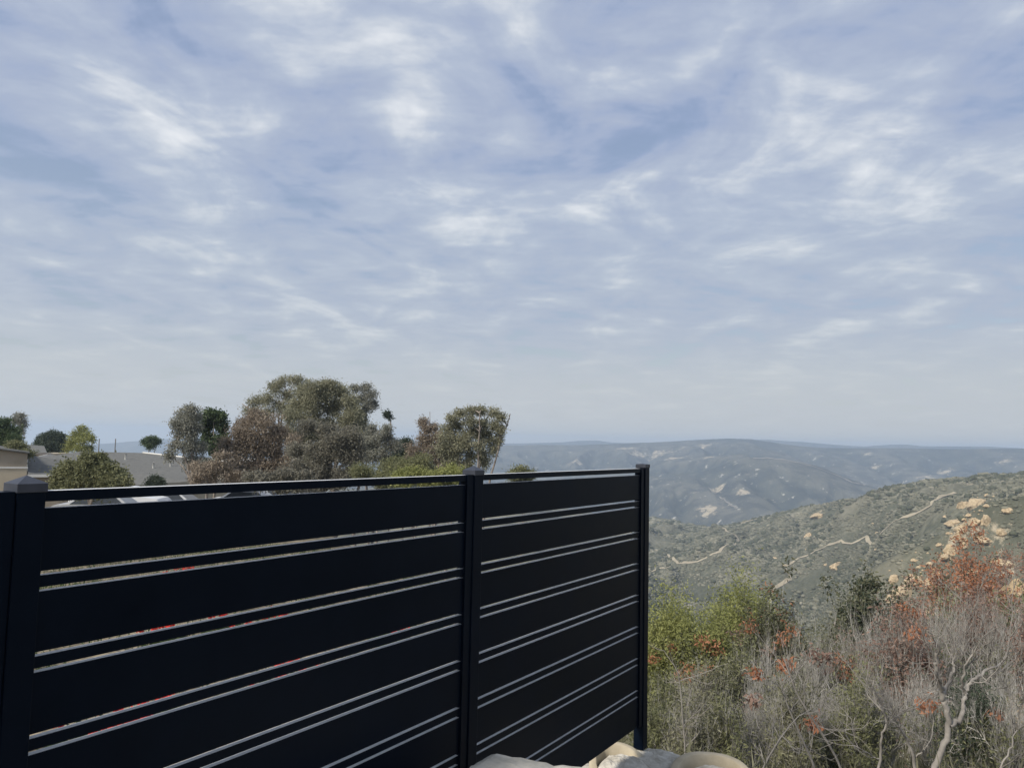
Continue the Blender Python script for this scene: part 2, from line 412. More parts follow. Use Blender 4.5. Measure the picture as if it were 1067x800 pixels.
# stretches of bare sandstone and earth, each with its own place and radius (pixel, radius in metres, nearest, farthest distance)
BARE = [(1018, 524, 16, 120, 1300), (1003, 545, 16, 120, 1300), (1010, 556, 12, 120, 1300), (994, 570, 12, 120, 1300), (984, 582, 10, 120, 1300), (972, 600, 9, 120, 1300), (950, 606, 9, 120, 1300), (1030, 560, 9, 120, 1300), (1040, 598, 10, 60, 1300), (1000, 598, 8, 60, 1300),
        (842, 558, 12, 380, 1300), (852, 534, 18, 380, 1300), (1006, 504, 12, 380, 1300),
        (652, 467, 70, 1400, 4000), (664, 473, 50, 1400, 4000), (690, 471, 75, 1400, 4000), (703, 477, 60, 1400, 4000), (733, 465, 45, 1400, 4000), (740, 476, 45, 1400, 4000), (712, 466, 30, 1400, 4000), (745, 512, 35, 1400, 4000), (775, 513, 30, 1400, 4000), (740, 530, 40, 1400, 4000), (965, 498, 38, 1400, 4000), (985, 492, 45, 1400, 4000), (905, 473, 30, 1400, 4000), (910, 488, 30, 1400, 4000), (1045, 482, 35, 1400, 4000), (600, 480, 50, 1400, 4000)]
BV = np.zeros(len(V))
for px, py, rad_, r0, r1 in BARE:
    p = hit(px, py, r0, r1)
    if p: BV = np.maximum(BV, np.exp(-((V[:, 0] - p.x) ** 2 + (V[:, 1] - p.y) ** 2) / (rad_ ** 2)))
m, t, b = mat('hill_scrub', .95, .05)
geo = t.node('ShaderNodeNewGeometry'); P_ = geo.outputs['Position']
sp = t.node('ShaderNodeSeparateXYZ'); t.link(P_, sp.inputs[0])
flat = t.node('ShaderNodeCombineXYZ'); t.link(sp.outputs[0], flat.inputs[0]); t.link(sp.outputs[1], flat.inputs[1]); Q_ = flat.outputs[0]
dist = t.node('ShaderNodeVectorMath', operation='LENGTH'); t.link(Q_, dist.inputs[0]); dd = dist.outputs['Value']
vor = t.node('ShaderNodeTexVoronoi'); vor.inputs['Scale'].default_value = .32; t.link(Q_, vor.inputs['Vector'])
vor2 = t.node('ShaderNodeTexVoronoi'); vor2.inputs['Scale'].default_value = .085; t.link(Q_, vor2.inputs['Vector'])
fine = t.noise(Q_, .25, 6, .7)
med = t.noise(Q_, .018, 5, .6)
big = t.noise(Q_, .0035, 4, .6)
f = t.math('ADD', t.math('MULTIPLY', fine, .5), t.math('MULTIPLY', med, .5))
scrub = t.ramp(f, [(.36, (.073, .077, .054)), (.47, (.14, .138, .098)), (.56, (.21, .20, .145)), (.68, (.32, .295, .22))])
scrub = t.mix(t.ramp(vor.outputs['Distance'], [(.25, .45), (1.0, 0.0)]), scrub, (.035, .046, .030))
dry = t.ramp(big, [(.5, 0.0), (.66, .5)])
scrub = t.mix(dry, scrub, (.20, .185, .135))
at_ = t.node('ShaderNodeAttribute', attribute_name='ravine')      # greener growth along the drainage lines, drier spurs
scrub = t.mix(t.ramp(at_.outputs['Fac'], [(.20, .5), (.45, .0)]), scrub, (.068, .072, .050))
scrub = t.mix(t.ramp(at_.outputs['Fac'], [(.66, .0), (.85, .45)]), scrub, (.24, .22, .165))
# bare sandstone showing between bushes
rock = t.math('MULTIPLY', t.ramp(t.noise(Q_, .055, 6, .75), [(.60, 0.0), (.68, 1.0)]), t.ramp(t.noise(Q_, .006, 3, .5), [(.50, 0.0), (.62, .8)]))
farrock = t.math('MULTIPLY', t.ramp(t.noise(Q_, .028, 6, .75), [(.57, 0.0), (.64, 1.0)]), t.ramp(t.noise(t.mapping(Q_, (431, 77, 0)), .0042, 2, .5), [(.52, 0.0), (.60, .95)]))
farrock = t.math('MULTIPLY', farrock, t.ramp(t.math('DIVIDE', dd, 4000), [(.36, 0.0), (.42, 1.0)]))
scrub = t.mix(t.math('MAXIMUM', t.math('MULTIPLY', rock, .7), farrock), scrub, (.42, .37, .28))
farspeck = t.math('MULTIPLY', t.ramp(t.noise(t.mapping(Q_, (91, 7, 0)), .045, 5, .7), [(.615, 0.0), (.655, 1.0)]), t.ramp(t.math('DIVIDE', dd, 4000), [(.30, 0.0), (.40, .8)]))
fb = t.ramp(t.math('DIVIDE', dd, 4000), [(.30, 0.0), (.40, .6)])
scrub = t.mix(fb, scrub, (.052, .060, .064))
scrub = t.mix(t.math('MULTIPLY', fb, t.ramp(at_.outputs['Fac'], [(.56, 0.0), (.80, 1.2)])), scrub, (.15, .145, .12))  # far spurs painted lighter, standing in for relief shading lost in the haze
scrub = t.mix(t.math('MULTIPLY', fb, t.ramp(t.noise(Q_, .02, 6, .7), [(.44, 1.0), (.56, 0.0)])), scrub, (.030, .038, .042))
bare_ = t.node('ShaderNodeAttribute', attribute_name='bare')
bm = t.math('ADD', t.math('MULTIPLY', bare_.outputs['Fac'], t.math('ADD', t.math('MULTIPLY', fb, .14), .21)), t.noise(Q_, .055, 8, .8))
bm = t.math('MULTIPLY', t.ramp(bm, [(.71, 0.0), (.79, .85)]), t.ramp(bare_.outputs['Fac'], [(.05, 0.0), (.25, 1.0)]))
scrub = t.mix(bm, scrub, (.47, .40, .29))
scrub = t.mix(farspeck, scrub, (.50, .47, .40))
near = t.ramp(t.noise(Q_, 1.3, 6, .7), [(.35, (.11, .095, .065)), (.5, (.20, .17, .12)), (.7, (.34, .29, .21))])
nf = t.ramp(t.math('DIVIDE', dd, 200), [(.12, 0.0), (.5, 1.0)])
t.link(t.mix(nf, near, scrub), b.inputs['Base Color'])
sc_bump = 1
bump(t, b, t.math('ADD', t.math('MULTIPLY', vor.outputs['Distance'], -1.2), t.math('MULTIPLY', fine, 2.0)), .6, 1.0)
M['terrain'] = m
o = npmesh('hills', V, Fq, M['terrain'], smooth=True); tag(o, kind='structure')
at3 = o.data.attributes.new('bare', 'FLOAT', 'POINT'); at3.data.foreach_set('value', BV.astype(np.float32))
at2 = o.data.attributes.new('ravine', 'FLOAT', 'POINT'); at2.data.foreach_set('value', MOIST + .5)

# ---- haze: the air between here and the far ridges
HB = MB(); HB.box((-5600, -5600, -460), (5600, 5600, max(float(GZ.max()), 12) + 1.5)); print('haze top', GZ.max())
mh = bpy.data.materials.new('haze'); mh.use_nodes = True; nt = NT(mh.node_tree); nt.n.clear()
ho = nt.node('ShaderNodeOutputMaterial'); hv = nt.node('ShaderNodeVolumePrincipled')
hv.inputs['Color'].default_value = (.68, .82, 1.0, 1); hv.inputs['Density'].default_value = HAZE_D; hv.inputs['Anisotropy'].default_value = .2
nt.link(hv.outputs[0], ho.inputs['Volume'])
o = HB.build('haze', mh); tag(o, kind='stuff')
o.data.flip_normals() if False else None

# ---- dirt trails: strips laid on the slopes
M['trail'] = simple('pale_trail_dirt', (.30, .26, .19), (.44, .385, .28), .08, .95, .05, coord='Object')
M['road'] = simple('far_track', (.20, .18, .15), (.32, .29, .25), .02, .95, .05)
TRAILPTS = []
def trail(name, pts, w, m, r0=250, r1=1400, lift=.55):
    P = [hit(px, py, r0, r1) for px, py in pts]; P = [p for p in P if p]
    Q = []
    for a_, b_ in zip(P[:-1], P[1:]):
        n = max(2, int((b_ - a_).length / 5))
        for k in range(n): Q.append(a_.lerp(b_, k / n))
    Q.append(P[-1]); Vv = []; Ff = []; TRAILPTS.extend([(q.x, q.y) for q in Q])
    for k, q in enumerate(Q):
        d = (Q[min(k + 1, len(Q) - 1)] - Q[max(k - 1, 0)]); d.z = 0; d.normalize(); s = Vector((d.y, -d.x, 0))
        ww = .62 * w * (1 + .35 * math.sin(k * 1.7) * math.sin(k * .61))
        off = .15 * w * math.sin(k * .9)
        for e in (-1, 1):
            c = q + s * (ww * e * .5 + off); Vv.append((c.x, c.y, Hs(c.x, c.y) + lift))
        if k: i_ = 2 * k; Ff.append((i_ - 2, i_ - 1, i_ + 1, i_))
    o = npmesh(name, Vv, Ff, m); tag(o, kind='structure'); return o
trail('dirt_path', [(802, 629), (803, 621), (806, 614), (817, 609), (824, 604), (819, 597), (819, 590), (832, 582), (850, 574), (880, 566), (902, 560), (922, 552), (940, 540), (970, 527), (980, 517), (996, 514)], 3.2, M['trail'])
trail('dirt_path', [(753, 550), (762, 556), (769, 562), (766, 568), (750, 576), (735, 582), (718, 587), (706, 588), (703, 583), (697, 578)], 3.6, M['trail'])
trail('dirt_path', [(677, 597), (690, 592), (700, 590)], 2.5, M['trail'])
trail('dirt_path', [(772, 545), (780, 543), (790, 541)], 5, M['trail'])
trail('ridge_road', [(785, 478), (800, 477.5), (820, 480), (838, 484), (855, 489), (878, 498), (888, 503), (900, 506), (916, 508)], 9, M['road'], 1300, 3200, 1.5)
trail('dirt_path', [(750, 518), (757, 523), (762, 527), (768, 530)], 5, M['road'], 1100, 2600, 1.2)

# ---- chaparral on the slopes: uncountable low bushes
def ico():
    ph = (1 + 5 ** .5) / 2
    v = np.array([(-1, ph, 0), (1, ph, 0), (-1, -ph, 0), (1, -ph, 0), (0, -1, ph), (0, 1, ph), (0, -1, -ph), (0, 1, -ph), (ph, 0, -1), (ph, 0, 1), (-ph, 0, -1), (-ph, 0, 1)], float)
    f = np.array([(0, 11, 5), (0, 5, 1), (0, 1, 7), (0, 7, 10), (0, 10, 11), (1, 5, 9), (5, 11, 4), (11, 10, 2), (10, 7, 6), (7, 1, 8), (3, 9, 4), (3, 4, 2), (3, 2, 6), (3, 6, 8), (3, 8, 9), (4, 9, 5), (2, 4, 11), (6, 2, 10), (8, 6, 7), (9, 8, 1)])
    return v / np.linalg.norm(v[0]), f
IV, IF = ico()
def blobs(name, X, Y, S, m, rng, sink=.25, flatn=.7):
    n = len(X); Z = H(X, Y)
    an = rng.uniform(0, 6.283, n); c, s = np.cos(an), np.sin(an)
    B = IV[None] * (1 + rng.uniform(-.35, .35, (n, 12, 1)))
    bx = B[..., 0] * c[:, None] - B[..., 1] * s[:, None]; by = B[..., 0] * s[:, None] + B[..., 1] * c[:, None]
    Vv = np.stack([X[:, None] + bx * S[:, None], Y[:, None] + by * S[:, None], (Z + S * sink)[:, None] + B[..., 2] * S[:, None] * flatn], -1)
    Ff = IF[None] + (np.arange(n) * 12)[:, None, None]
    return npmesh(name, Vv.reshape(-1, 3), Ff.reshape(-1, 3), m, smooth=True)
mch, t, b = mat('chaparral_bushes', .95, .05)
geo = t.node('ShaderNodeNewGeometry')
f = t.math('ADD', t.math('MULTIPLY', geo.outputs['Random Per Island'], .34), t.math('MULTIPLY', t.math('SUBTRACT', t.noise(geo.outputs['Position'], .03, 6, .7), .30), 1.5), clamp=True)
t.link(t.ramp(f, [(.05, (.070, .073, .052)), (.35, (.132, .131, .094)), (.65, (.215, .205, .152)), (.95, (.35, .32, .245))]), b.inputs['Base Color'])
rng = np.random.default_rng(3)
def scatter(n, r0, r1, a0, a1, thr):
    a = np.radians(rng.uniform(a0, a1, n)); r = np.sqrt(rng.uniform(r0 ** 2, r1 ** 2, n)); X = r * np.sin(a); Y = r * np.cos(a)
    k = fbm(X / 45, Y / 45, 3) + rng.uniform(-.25, .25, n) > thr; return X[k], Y[k]
TP = np.array(TRAILPTS)
X, Y = scatter(370000, 120, 1050, 9, 36, -.10)
tn = H(X, Y) / np.hypot(X, Y)
k = tn > -.262
# leave out what lies deep behind the ridge lines
azg = np.linspace(8, 36, 160); rg = np.geomspace(200, 1100, 160)
ag, rg2 = np.meshgrid(np.radians(azg), rg, indexing='ij')
TG = np.maximum.accumulate(H(rg2 * np.sin(ag), rg2 * np.cos(ag)) / rg2, axis=1)
ia = np.clip(((np.degrees(np.arctan2(X, Y)) - 8) / 28 * 159).astype(int), 0, 159)
ir = np.clip((np.log(np.hypot(X, Y) / 200) / math.log(5.5) * 159).astype(int) - 4, 0, 159)
k &= tn > TG[ia, ir] - .012
X, Y = X[k], Y[k]
keep = np.ones(len(X), bool)
for q in TP[np.hypot(TP[:, 0], TP[:, 1]) < 1150]:
    keep &= (X - q[0]) ** 2 + (Y - q[1]) ** 2 > 2.9 ** 2
for px, py, rad_, r0, r1 in BARE[:13]:
    p = hit(px, py, r0, r1)
    if p: keep &= ((X - p.x) ** 2 + (Y - p.y) ** 2 > (rad_ * .75) ** 2) | (rng.uniform(size=len(X)) < .25)
X, Y = X[keep], Y[keep]; print('chaparral bushes', len(X))
rb = np.random.default_rng(9); kb = rb.uniform(size=len(X)) < .026 * np.clip(1 + 3 * fbm(X / 60, Y / 60, 2), 0, 3)
mbig = leafmat('big_scrub_leaves', [(.045, .050, .033), (.08, .085, .054), (.125, .125, .082)], .9, .05)
o = blobs('large_scrub', X[kb], Y[kb], rb.uniform(.9, 2.7, kb.sum()) * (.35 + np.hypot(X[kb], Y[kb]) / 1000), mbig, rb, .25, .7); tag(o, kind='stuff')
S = rng.gamma(2.2, .27, len(X)) * (.30 + np.hypot(X, Y) / 800) + .10; o = blobs('chaparral', X, Y, S, mch, rng, .05, .52); tag(o, kind='stuff')
#@@NEXT
# ------------------------------------------------------------------ the slat fence
TH = rad(33.32); FU = Vector((math.sin(TH), math.cos(TH), 0)); F0 = Vector((-1.1757, 1.972, 0))
FROT = math.pi / 2 - TH            # local x along the fence, local y = away from us (left), z up
def fpos(s): return F0 + FU * s
fence = thing('slat_fence', 'black horizontal slat fence with square posts running from the left edge towards the canyon', 'fence', (F0.x, F0.y, -2.05), FROT)
PS = .068; BAY = 1.92
def post(i, zb, pyramid=True, extra=0):
    top = -.130 + 2.05 + extra; z0 = zb + 2.05; xo = i * BAY - PS
    b = MB(); b.box((xo, 0, z0), (xo + PS, PS, top)); r = b.build('post', M['black'], fence, .003)
    c = MB(); e = .0025
    c.box((xo - e, -e, top - .020), (xo + PS + e, PS + e, top + .002))
    zt = top + .002; hh = .020 if pyramid else .006
    q = [(xo - e, -e, zt), (xo + PS + e, -e, zt), (xo + PS + e, PS + e, zt), (xo - e, PS + e, zt)]; ap = (xo + PS / 2, PS / 2, zt + hh)
    c.f.pop(1); c.m.pop(1)
    for k in range(4): c.quad([q[k], q[(k + 1) % 4], ap])
    c.build('cap', M['cap'], r, .0015)
    return r
def board(b, x0, x1, z0, z1, y0=.016, d=.024):
    # a hollow-section board; its upper strip is pale, painted-on sky light
    b.box((x0, y0, z0), (x1, y0 + d, z1))
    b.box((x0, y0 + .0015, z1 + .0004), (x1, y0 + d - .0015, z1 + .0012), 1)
def panel(i):
    z = lambda v: v + 2.05
    x0, x1 = (i - 1) * BAY + .001, i * BAY - PS - .001
    mats = [M['black'], M['sky_lit_edge']]
    ch = .048
    b = MB(); b.box((x0, .012, z(-1.80)), (x0 + .004, .054, z(-.147))); b.box((x1 - ch, .006, z(-1.80)), (x1, .054, z(-.147)))
    b.box((x0 + .004, .020, z(-1.7995)), (x1 - ch, .046, z(-1.788))); r = b.build('panel', M['black'], fence, .001)
    xa, xb = x0 + .003, x1 - ch + .004
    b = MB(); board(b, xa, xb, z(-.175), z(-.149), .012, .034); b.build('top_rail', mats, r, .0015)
    for k in range(8):
        zt = -.193 if k == 0 else -.402 - .2014 * (k - 1); zb = -.350 - .2014 * k if k < 7 else -1.786
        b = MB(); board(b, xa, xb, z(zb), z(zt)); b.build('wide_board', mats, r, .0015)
    for k in range(7):
        zt = -.362 - .2014 * k
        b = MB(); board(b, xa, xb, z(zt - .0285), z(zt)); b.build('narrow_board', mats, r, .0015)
    return r
for i_, zb_ in ((-1, -2.05), (0, -2.05), (1, -2.05)): post(i_, zb_)
post(2, -1.955, False, .006)
for i_ in range(3): panel(i_)

# ------------------------------------------------------------------ masonry at the foot
def rough(V, amp, sc, seed=0):
    V = np.asarray(V, float); 
    return V + amp * np.stack([fbm(V[:, 0] / sc + 3 + seed, V[:, 1] / sc + V[:, 2] / sc, 4), fbm(V[:, 1] / sc + 9, V[:, 0] / sc - V[:, 2] / sc, 4), fbm(V[:, 0] / sc + 31, V[:, 1] / sc + 7 + seed, 4)], -1)

def slabtop():
    zt = -1.30
    A = on_z(512, 782, zt); B = on_z(604, 797, zt); C_ = on_z(474, 806, zt)
    ex = (B - A); ey = (C_ - A); ex.normalize(); ey.normalize()
    n = 46; V = []; 
    g = np.linspace(0, 1, n)
    LX, LY = 1.6, .85
    for a_ in g:
        for b_ in g:
            q = A + ex * (a_ * LX) + ey * (b_ * LY)
            e = min(a_ * LX, b_ * LY, (1 - a_) * LX, (1 - b_) * LY); dz = -.012 * max(0, 1 - e / .02) ** 2
            if abs(a_ * LX - .28) < .012: dz -= .010
            V.append((q.x, q.y, zt + dz))
    V = rough(V, .006, .05); V[:, 2] += .004 * fbm(V[:, 0] / .015, V[:, 1] / .015, 3)
    Fc = [(i_ * n + j_, i_ * n + j_ + 1, (i_ + 1) * n + j_ + 1, (i_ + 1) * n + j_) for i_ in range(n - 1) for j_ in range(n - 1)]
    V = V.tolist(); border = [i_ * n for i_ in range(n)] + [(n - 1) * n + j_ for j_ in range(1, n)] + [i_ * n + n - 1 for i_ in range(n - 2, -1, -1)] + [j_ for j_ in range(n - 2, 0, -1)]
    k0 = len(V)
    for i_ in border: v = V[i_]; V.append((v[0], v[1], v[2] - .07))
    for k in range(len(border)):
        k2 = (k + 1) % len(border); Fc.append((border[k], border[k2], k0 + k2, k0 + k))
    return V, Fc, A, ex, ey, LX, LY
V_, F_, A_p, ex, ey, LX, LY = slabtop()
r = thing('stone_wall', 'low wall under a flat weathered grey slab in front of the fence foot', 'stone wall', (A_p.x, A_p.y, -2.4))
o = npmesh('coping_slab', np.array(V_) - np.array([A_p.x, A_p.y, -2.4]), F_, M['slab'], r, smooth=False)
b = MB(); q = [A_p + ex * (a * LX + (.03 if a == 0 else -.03)) + ey * (c * LY + (.03 if c == 0 else -.03)) for a, c in ((0, 0), (1, 0), (1, 1), (0, 1))]
lo = [(p.x - A_p.x, p.y - A_p.y, 0) for p in q]; hi = [(p.x - A_p.x, p.y - A_p.y, 1.045) for p in q]
b.quad(lo); b.quad(hi)
for k in range(4): b.quad([lo[k], lo[(k + 1) % 4], hi[(k + 1) % 4], hi[k]])
b.build('base', M['slab'], r)

def mortar_lump(c, rx, ry, h, seed, name, parent, rot=0, m='mortar'):
    n = 40; V = []; Fc = []
    for i_ in range(n):
        for j_ in range(n // 2):
            th = 2 * math.pi * i_ / n; u = j_ / (n // 2 - 1)
            rr_ = (1 - (1 - u) ** 2) ** .5 if u < 1 else 1
            x, y = rx * u * math.cos(th), ry * u * math.sin(th)
            z = h * (1 - u ** 4) - (.10 if u == 1 else 0)
            V.append((x, y, z))
    V = np.array(V); w = (np.hypot(V[:, 0] / rx, V[:, 1] / ry))
    nz = fbm(V[:, 0] / .05 + seed, V[:, 1] / .05, 4); V[:, 2] += .014 * nz + .005 * fbm(V[:, 0] / .012 + seed, V[:, 1] / .012, 2)
    k = 1 + .16 * fbm(np.cos(np.arctan2(V[:, 1], V[:, 0])) * 2 + seed, np.sin(np.arctan2(V[:, 1], V[:, 0])) * 2, 3) * w; V[:, 0] *= k; V[:, 1] *= k
    co, si = math.cos(rot), math.sin(rot); V = np.stack([V[:, 0] * co - V[:, 1] * si + c[0], V[:, 0] * si + V[:, 1] * co + c[1], V[:, 2] + c[2]], -1)
    mm = n // 2
    for i_ in range(n):
        for j_ in range(mm - 1):
            i3 = (i_ + 1) % n; Fc.append((i_ * mm + j_, i_ * mm + j_ + 1, i3 * mm + j_ + 1, i3 * mm + j_))
    return npmesh(name, V, Fc, M[m], parent, smooth=False)
def rim_arc(c, rx, ry, a0, a1, hgt, th_, rot, parent):
    """a curved clay rim standing on edge: rounded section swept round an arc"""
    n = 40; prof_ = [(-.5, -1), (-.5, -.12), (-.38, -.03), (-.15, 0), (.15, 0), (.38, -.03), (.5, -.12), (.5, -1)]
    V = []; Fc = []; k = len(prof_)
    for i_ in range(n):
        a = a0 + (a1 - a0) * i_ / (n - 1); drop = .10 * (abs(2 * i_ / (n - 1) - 1)) ** 3
        for u, v in prof_:
            x = (rx + u * th_) * math.cos(a); y = (ry + u * th_) * math.sin(a)
            V.append((c[0] + x * math.cos(rot) - y * math.sin(rot), c[1] + x * math.sin(rot) + y * math.cos(rot), c[2] + hgt - drop + v * hgt * (1.6 if v == -1 else .35)))
    for i_ in range(n - 1):
        for j_ in range(k - 1): Fc.append((i_ * k + j_, i_ * k + j_ + 1, (i_ + 1) * k + j_ + 1, (i_ + 1) * k + j_))
    Fc.append(tuple(range(k))); Fc.append(tuple(range((n - 1) * k, n * k)))
    V = rough(V, .004, .08)
    return npmesh('rim', V, Fc, M['rim'], parent, smooth=True)
ZB = -1.955
PF = fpos(2 * BAY - PS / 2)
p1 = on_z(650, 800, ZB - .02)
r = thing('planter_edge', 'curved tan rim packed with mortar left of the end post foot', 'edging stone', p1)
rim_arc((0, 0, -.02), .19, .20, rad(35), rad(200), .10, .045, 0, r)
mortar_lump((0, -.02, -.02), .175, .185, .075, 3, 'mortar', r)
p2 = on_z(743, 812, ZB - .02)
r = thing('planter_edge', 'wide curved tan rim packed with mortar right of the end post foot', 'edging stone', p2)
rim_arc((0, 0, -.02), .235, .20, rad(5), rad(178), .10, .05, rad(-8), r)
mortar_lump((0, -.02, -.02), .215, .18, .075, 5, 'mortar', r)
o = mortar_lump((PF.x + .03, PF.y - .10, ZB - .05), .23, .21, .045, 8, 'mortar_bed', None)
tag(o, 'rough white mortar bed round the foot of the end post', 'mortar')
b = MB(); 
o = mortar_lump((PF.x + .12, PF.y - .35, ZB - .20), 1.0, .55, .14, 12, 'footing', None, rad(-10)); tag(o, 'rough pale masonry footing carrying the two curved tan rims', 'footing')

# ------------------------------------------------------------------ tree and shrub builders
def curve3(a, b, c, n):
    t = np.linspace(0, 1, n)[:, None]; return (1 - t) ** 2 * a + 2 * t * (1 - t) * b + t ** 2 * c
def tree(name, label, cat, px, Y, clumps, leaf, bark='bark_euc', group=None, size=.16, dens=1.0, trunk=.16, seed=0, droop=.5, aspect=.32, base_py=None, fork=.35, twigs=True, sub=9, trunk_px=None, depth=None):
    """clumps: (px, py, rx, ry) in photo pixels, turned into foliage masses at distance Y with real depth"""
    rng = np.random.default_rng(seed + 100)
    g = ground(px, Y); r = thing(name, label, cat, (g.x, g.y, g.z - .15), 0, group)
    O = np.array([g.x, g.y, g.z - .15]); mpp = Y / F_PX
    W_ = Wood(5); Cs = []
    cs = []
    for (cx, cy, rx, ry) in clumps:
        dy = (rng.uniform(-1, 1)) * (depth if depth is not None else .9 * max(c[2] for c in clumps) * mpp)
        p = at(cx, cy, Y + dy); cs.append((np.array(p) - O, rx * mpp, ry * mpp))
    top = max(c[0][2] for c in cs); mid = np.mean([c[0] for c in cs], 0)
    F_h = top * fork; fk = np.array([mid[0] * .15, mid[1] * .1, F_h])
    sway = np.array([rng.normal(0, .04), rng.normal(0, .04), 0]) * top
    tr = curve3(np.zeros(3), fk * .5 + sway, fk, 8); W_.tube(tr, np.linspace(trunk, trunk * .72, 8))
    limbs = []
    # main limbs: a few shared risers, each clump hangs off the nearest one
    nl = min(5, max(2, len(cs) // 3)); idx = rng.choice(len(cs), nl, replace=False)
    for ii in idx:
        c = cs[ii][0]; m_ = fk * .4 + c * .6; m_[2] = fk[2] + (c[2] - fk[2]) * .75; m_[:2] = fk[:2] + (c[:2] - fk[:2]) * .35
        L_ = curve3(fk, m_, c, 12); L_ += np.cumsum(rng.normal(0, .012 * top, (12, 3)), 0) * np.linspace(0, 1, 12)[:, None] * .6
        W_.tube(L_, np.linspace(trunk * .55, trunk * .16, 12)); limbs.append(L_)
    AL = np.concatenate(limbs + [tr[4:]])
    for (c, rx, ry) in cs:
        cand = AL[AL[:, 2] < c[2] + .1]
        if len(cand) == 0: cand = AL
        s_ = cand[np.argmin(np.linalg.norm(cand - c, axis=1) + .35 * np.abs(c[2] - cand[:, 2] - .8 * np.linalg.norm((cand - c)[:, :2], axis=1)))]
        m_ = (s_ + c) / 2 + np.array([0, 0, .12 * np.linalg.norm(c - s_)]) + rng.normal(0, .06, 3) * np.linalg.norm(c - s_)
        W_.tube(curve3(s_, m_, c, 7), np.linspace(trunk * .26, trunk * .09, 7))
        R3 = np.array([rx, rx, ry])
        ns = max(3, int(sub * (1 + rx * ry * .6)))
        d = rng.normal(size=(ns, 3)); d /= np.linalg.norm(d, axis=1, keepdims=True); sc_ = c + d * R3 * rng.uniform(.25, 1.0, (ns, 1))
        for s2 in sc_:
            if twigs: W_.tube(np.array([c, (c + s2) / 2 + rng.normal(0, .08, 3) * rx, s2]), [trunk * .07, trunk * .045, trunk * .02])
            rs = rng.uniform(.28, .50) * (rx * ry) ** .5 + .12
            n = int(dens * 260 * (rs / .4) ** 1.6 * (.16 / size) ** 1.3) + 6
            q = rng.normal(size=(n, 3)) * np.array([rs, rs, rs * .85]) * .72; q[:, 2] -= np.abs(q[:, 2]) * .3 * droop
            Cs.append(s2 + q)
    W_.build('trunk', M[bark], r)
    Vl, Fl = leaves(np.concatenate(Cs), size, rng, aspect, droop); npmesh('crown', Vl, Fl, L[leaf], r)
    return r

def cloud_of(x0, x1, y0, y1, n, rx, ry, seed, shape=None):
    """foliage masses filling an oval (or a given outline) of the picture"""
    rg_ = np.random.default_rng(seed); out = []
    while len(out) < n:
        u, v = rg_.uniform(-1, 1, 2)
        if u * u + v * v > 1: continue
        out.append(((x0 + x1) / 2 + u * (x1 - x0) / 2, (y0 + y1) / 2 + v * (y1 - y0) / 2, rx * rg_.uniform(.75, 1.3), ry * rg_.uniform(.75, 1.3)))
    return out

# ---- the trees beyond the fence
tree('eucalyptus_tree', 'tall grey-green gum at the back with thin see-through top, left of the domed one', 'tree', 285, 62,
     [(297, 398, 8, 6), (308, 396, 7, 5), (288, 405, 8, 6), (314, 404, 6, 6), (280, 415, 9, 7), (268, 418, 8, 6), (300, 412, 6, 7), (292, 422, 9, 8), (261, 427, 7, 6), (277, 430, 10, 8), (305, 428, 9, 8), (318, 415, 5, 6)], 'euc_olive', trunk=.22, dens=.62, seed=1, fork=.45)
tree('eucalyptus_tree', 'broad domed olive gum, the largest crown of the clump beyond the fence', 'tree', 345, 58,
     [(328, 402, 10, 6), (342, 400, 10, 6), (318, 410, 10, 8), (335, 412, 13, 9), (352, 408, 11, 8), (362, 418, 10, 8), (310, 422, 10, 9), (328, 426, 12, 9), (346, 425, 13, 9), (368, 430, 9, 8), (304, 436, 9, 9), (322, 440, 12, 9), (342, 441, 12, 9), (360, 442, 11, 9), (374, 440, 8, 8), (334, 455, 12, 9), (354, 458, 12, 9), (370, 456, 9, 9), (300, 450, 10, 9), (318, 455, 11, 9), (345, 472, 12, 9), (322, 474, 12, 9), (366, 474, 10, 9), (382, 470, 8, 9)], 'euc_olive', trunk=.30, dens=1.0, seed=2)
tree('eucalyptus_tree', 'wispy gum leaning out to the right of the domed crown', 'tree', 375, 60,
     [(372, 404, 5, 4), (380, 403, 6, 5), (386, 412, 6, 6), (377, 415, 6, 5), (389, 420, 5, 4), (383, 424, 6, 5), (375, 430, 6, 6), (370, 445, 7, 7)], 'euc_grey', trunk=.16, dens=.6, seed=3, fork=.5)
tree('eucalyptus_tree', 'reddish brown drooping gum at the left front of the tree clump', 'tree', 268, 50,
     [(256, 440, 10, 8), (268, 434, 9, 7), (280, 438, 10, 8), (248, 452, 9, 9), (262, 454, 11, 10), (278, 454, 11, 10), (292, 450, 10, 9), (250, 468, 10, 10), (268, 470, 11, 10), (286, 470, 11, 10), (243, 480, 8, 9), (258, 486, 10, 9), (276, 488, 11, 10), (292, 486, 10, 9), (304, 462, 8, 9), (302, 478, 8, 9), (244, 496, 9, 7), (262, 500, 10, 7), (282, 502, 10, 7), (300, 496, 9, 7), (236, 462, 6, 8)], 'euc_red', trunk=.22, dens=.85, seed=4, droop=.9)
tree('eucalyptus_tree', 'dark grey-brown bushy tree in front of the domed gum', 'tree', 332, 46,
     cloud_of(302, 382, 444, 506, 20, 10, 8, 5) + [(322, 444, 9, 6), (340, 446, 9, 6)], 'brown', trunk=.2, dens=1.1, seed=5, bark='bark_dark')
tree('eucalyptus_tree', 'slender grey gum with bare twig tips right of the clump', 'tree', 392, 56,
     [(388, 446, 5, 5), (396, 452, 6, 6), (403, 447, 4, 5), (405, 456, 5, 5), (392, 462, 7, 7), (402, 466, 6, 6), (384, 458, 7, 7), (412, 464, 4, 5), (378, 466, 8, 9), (388, 476, 8, 7), (403, 478, 6, 6)], 'euc_grey', trunk=.13, dens=.75, seed=6, fork=.45)
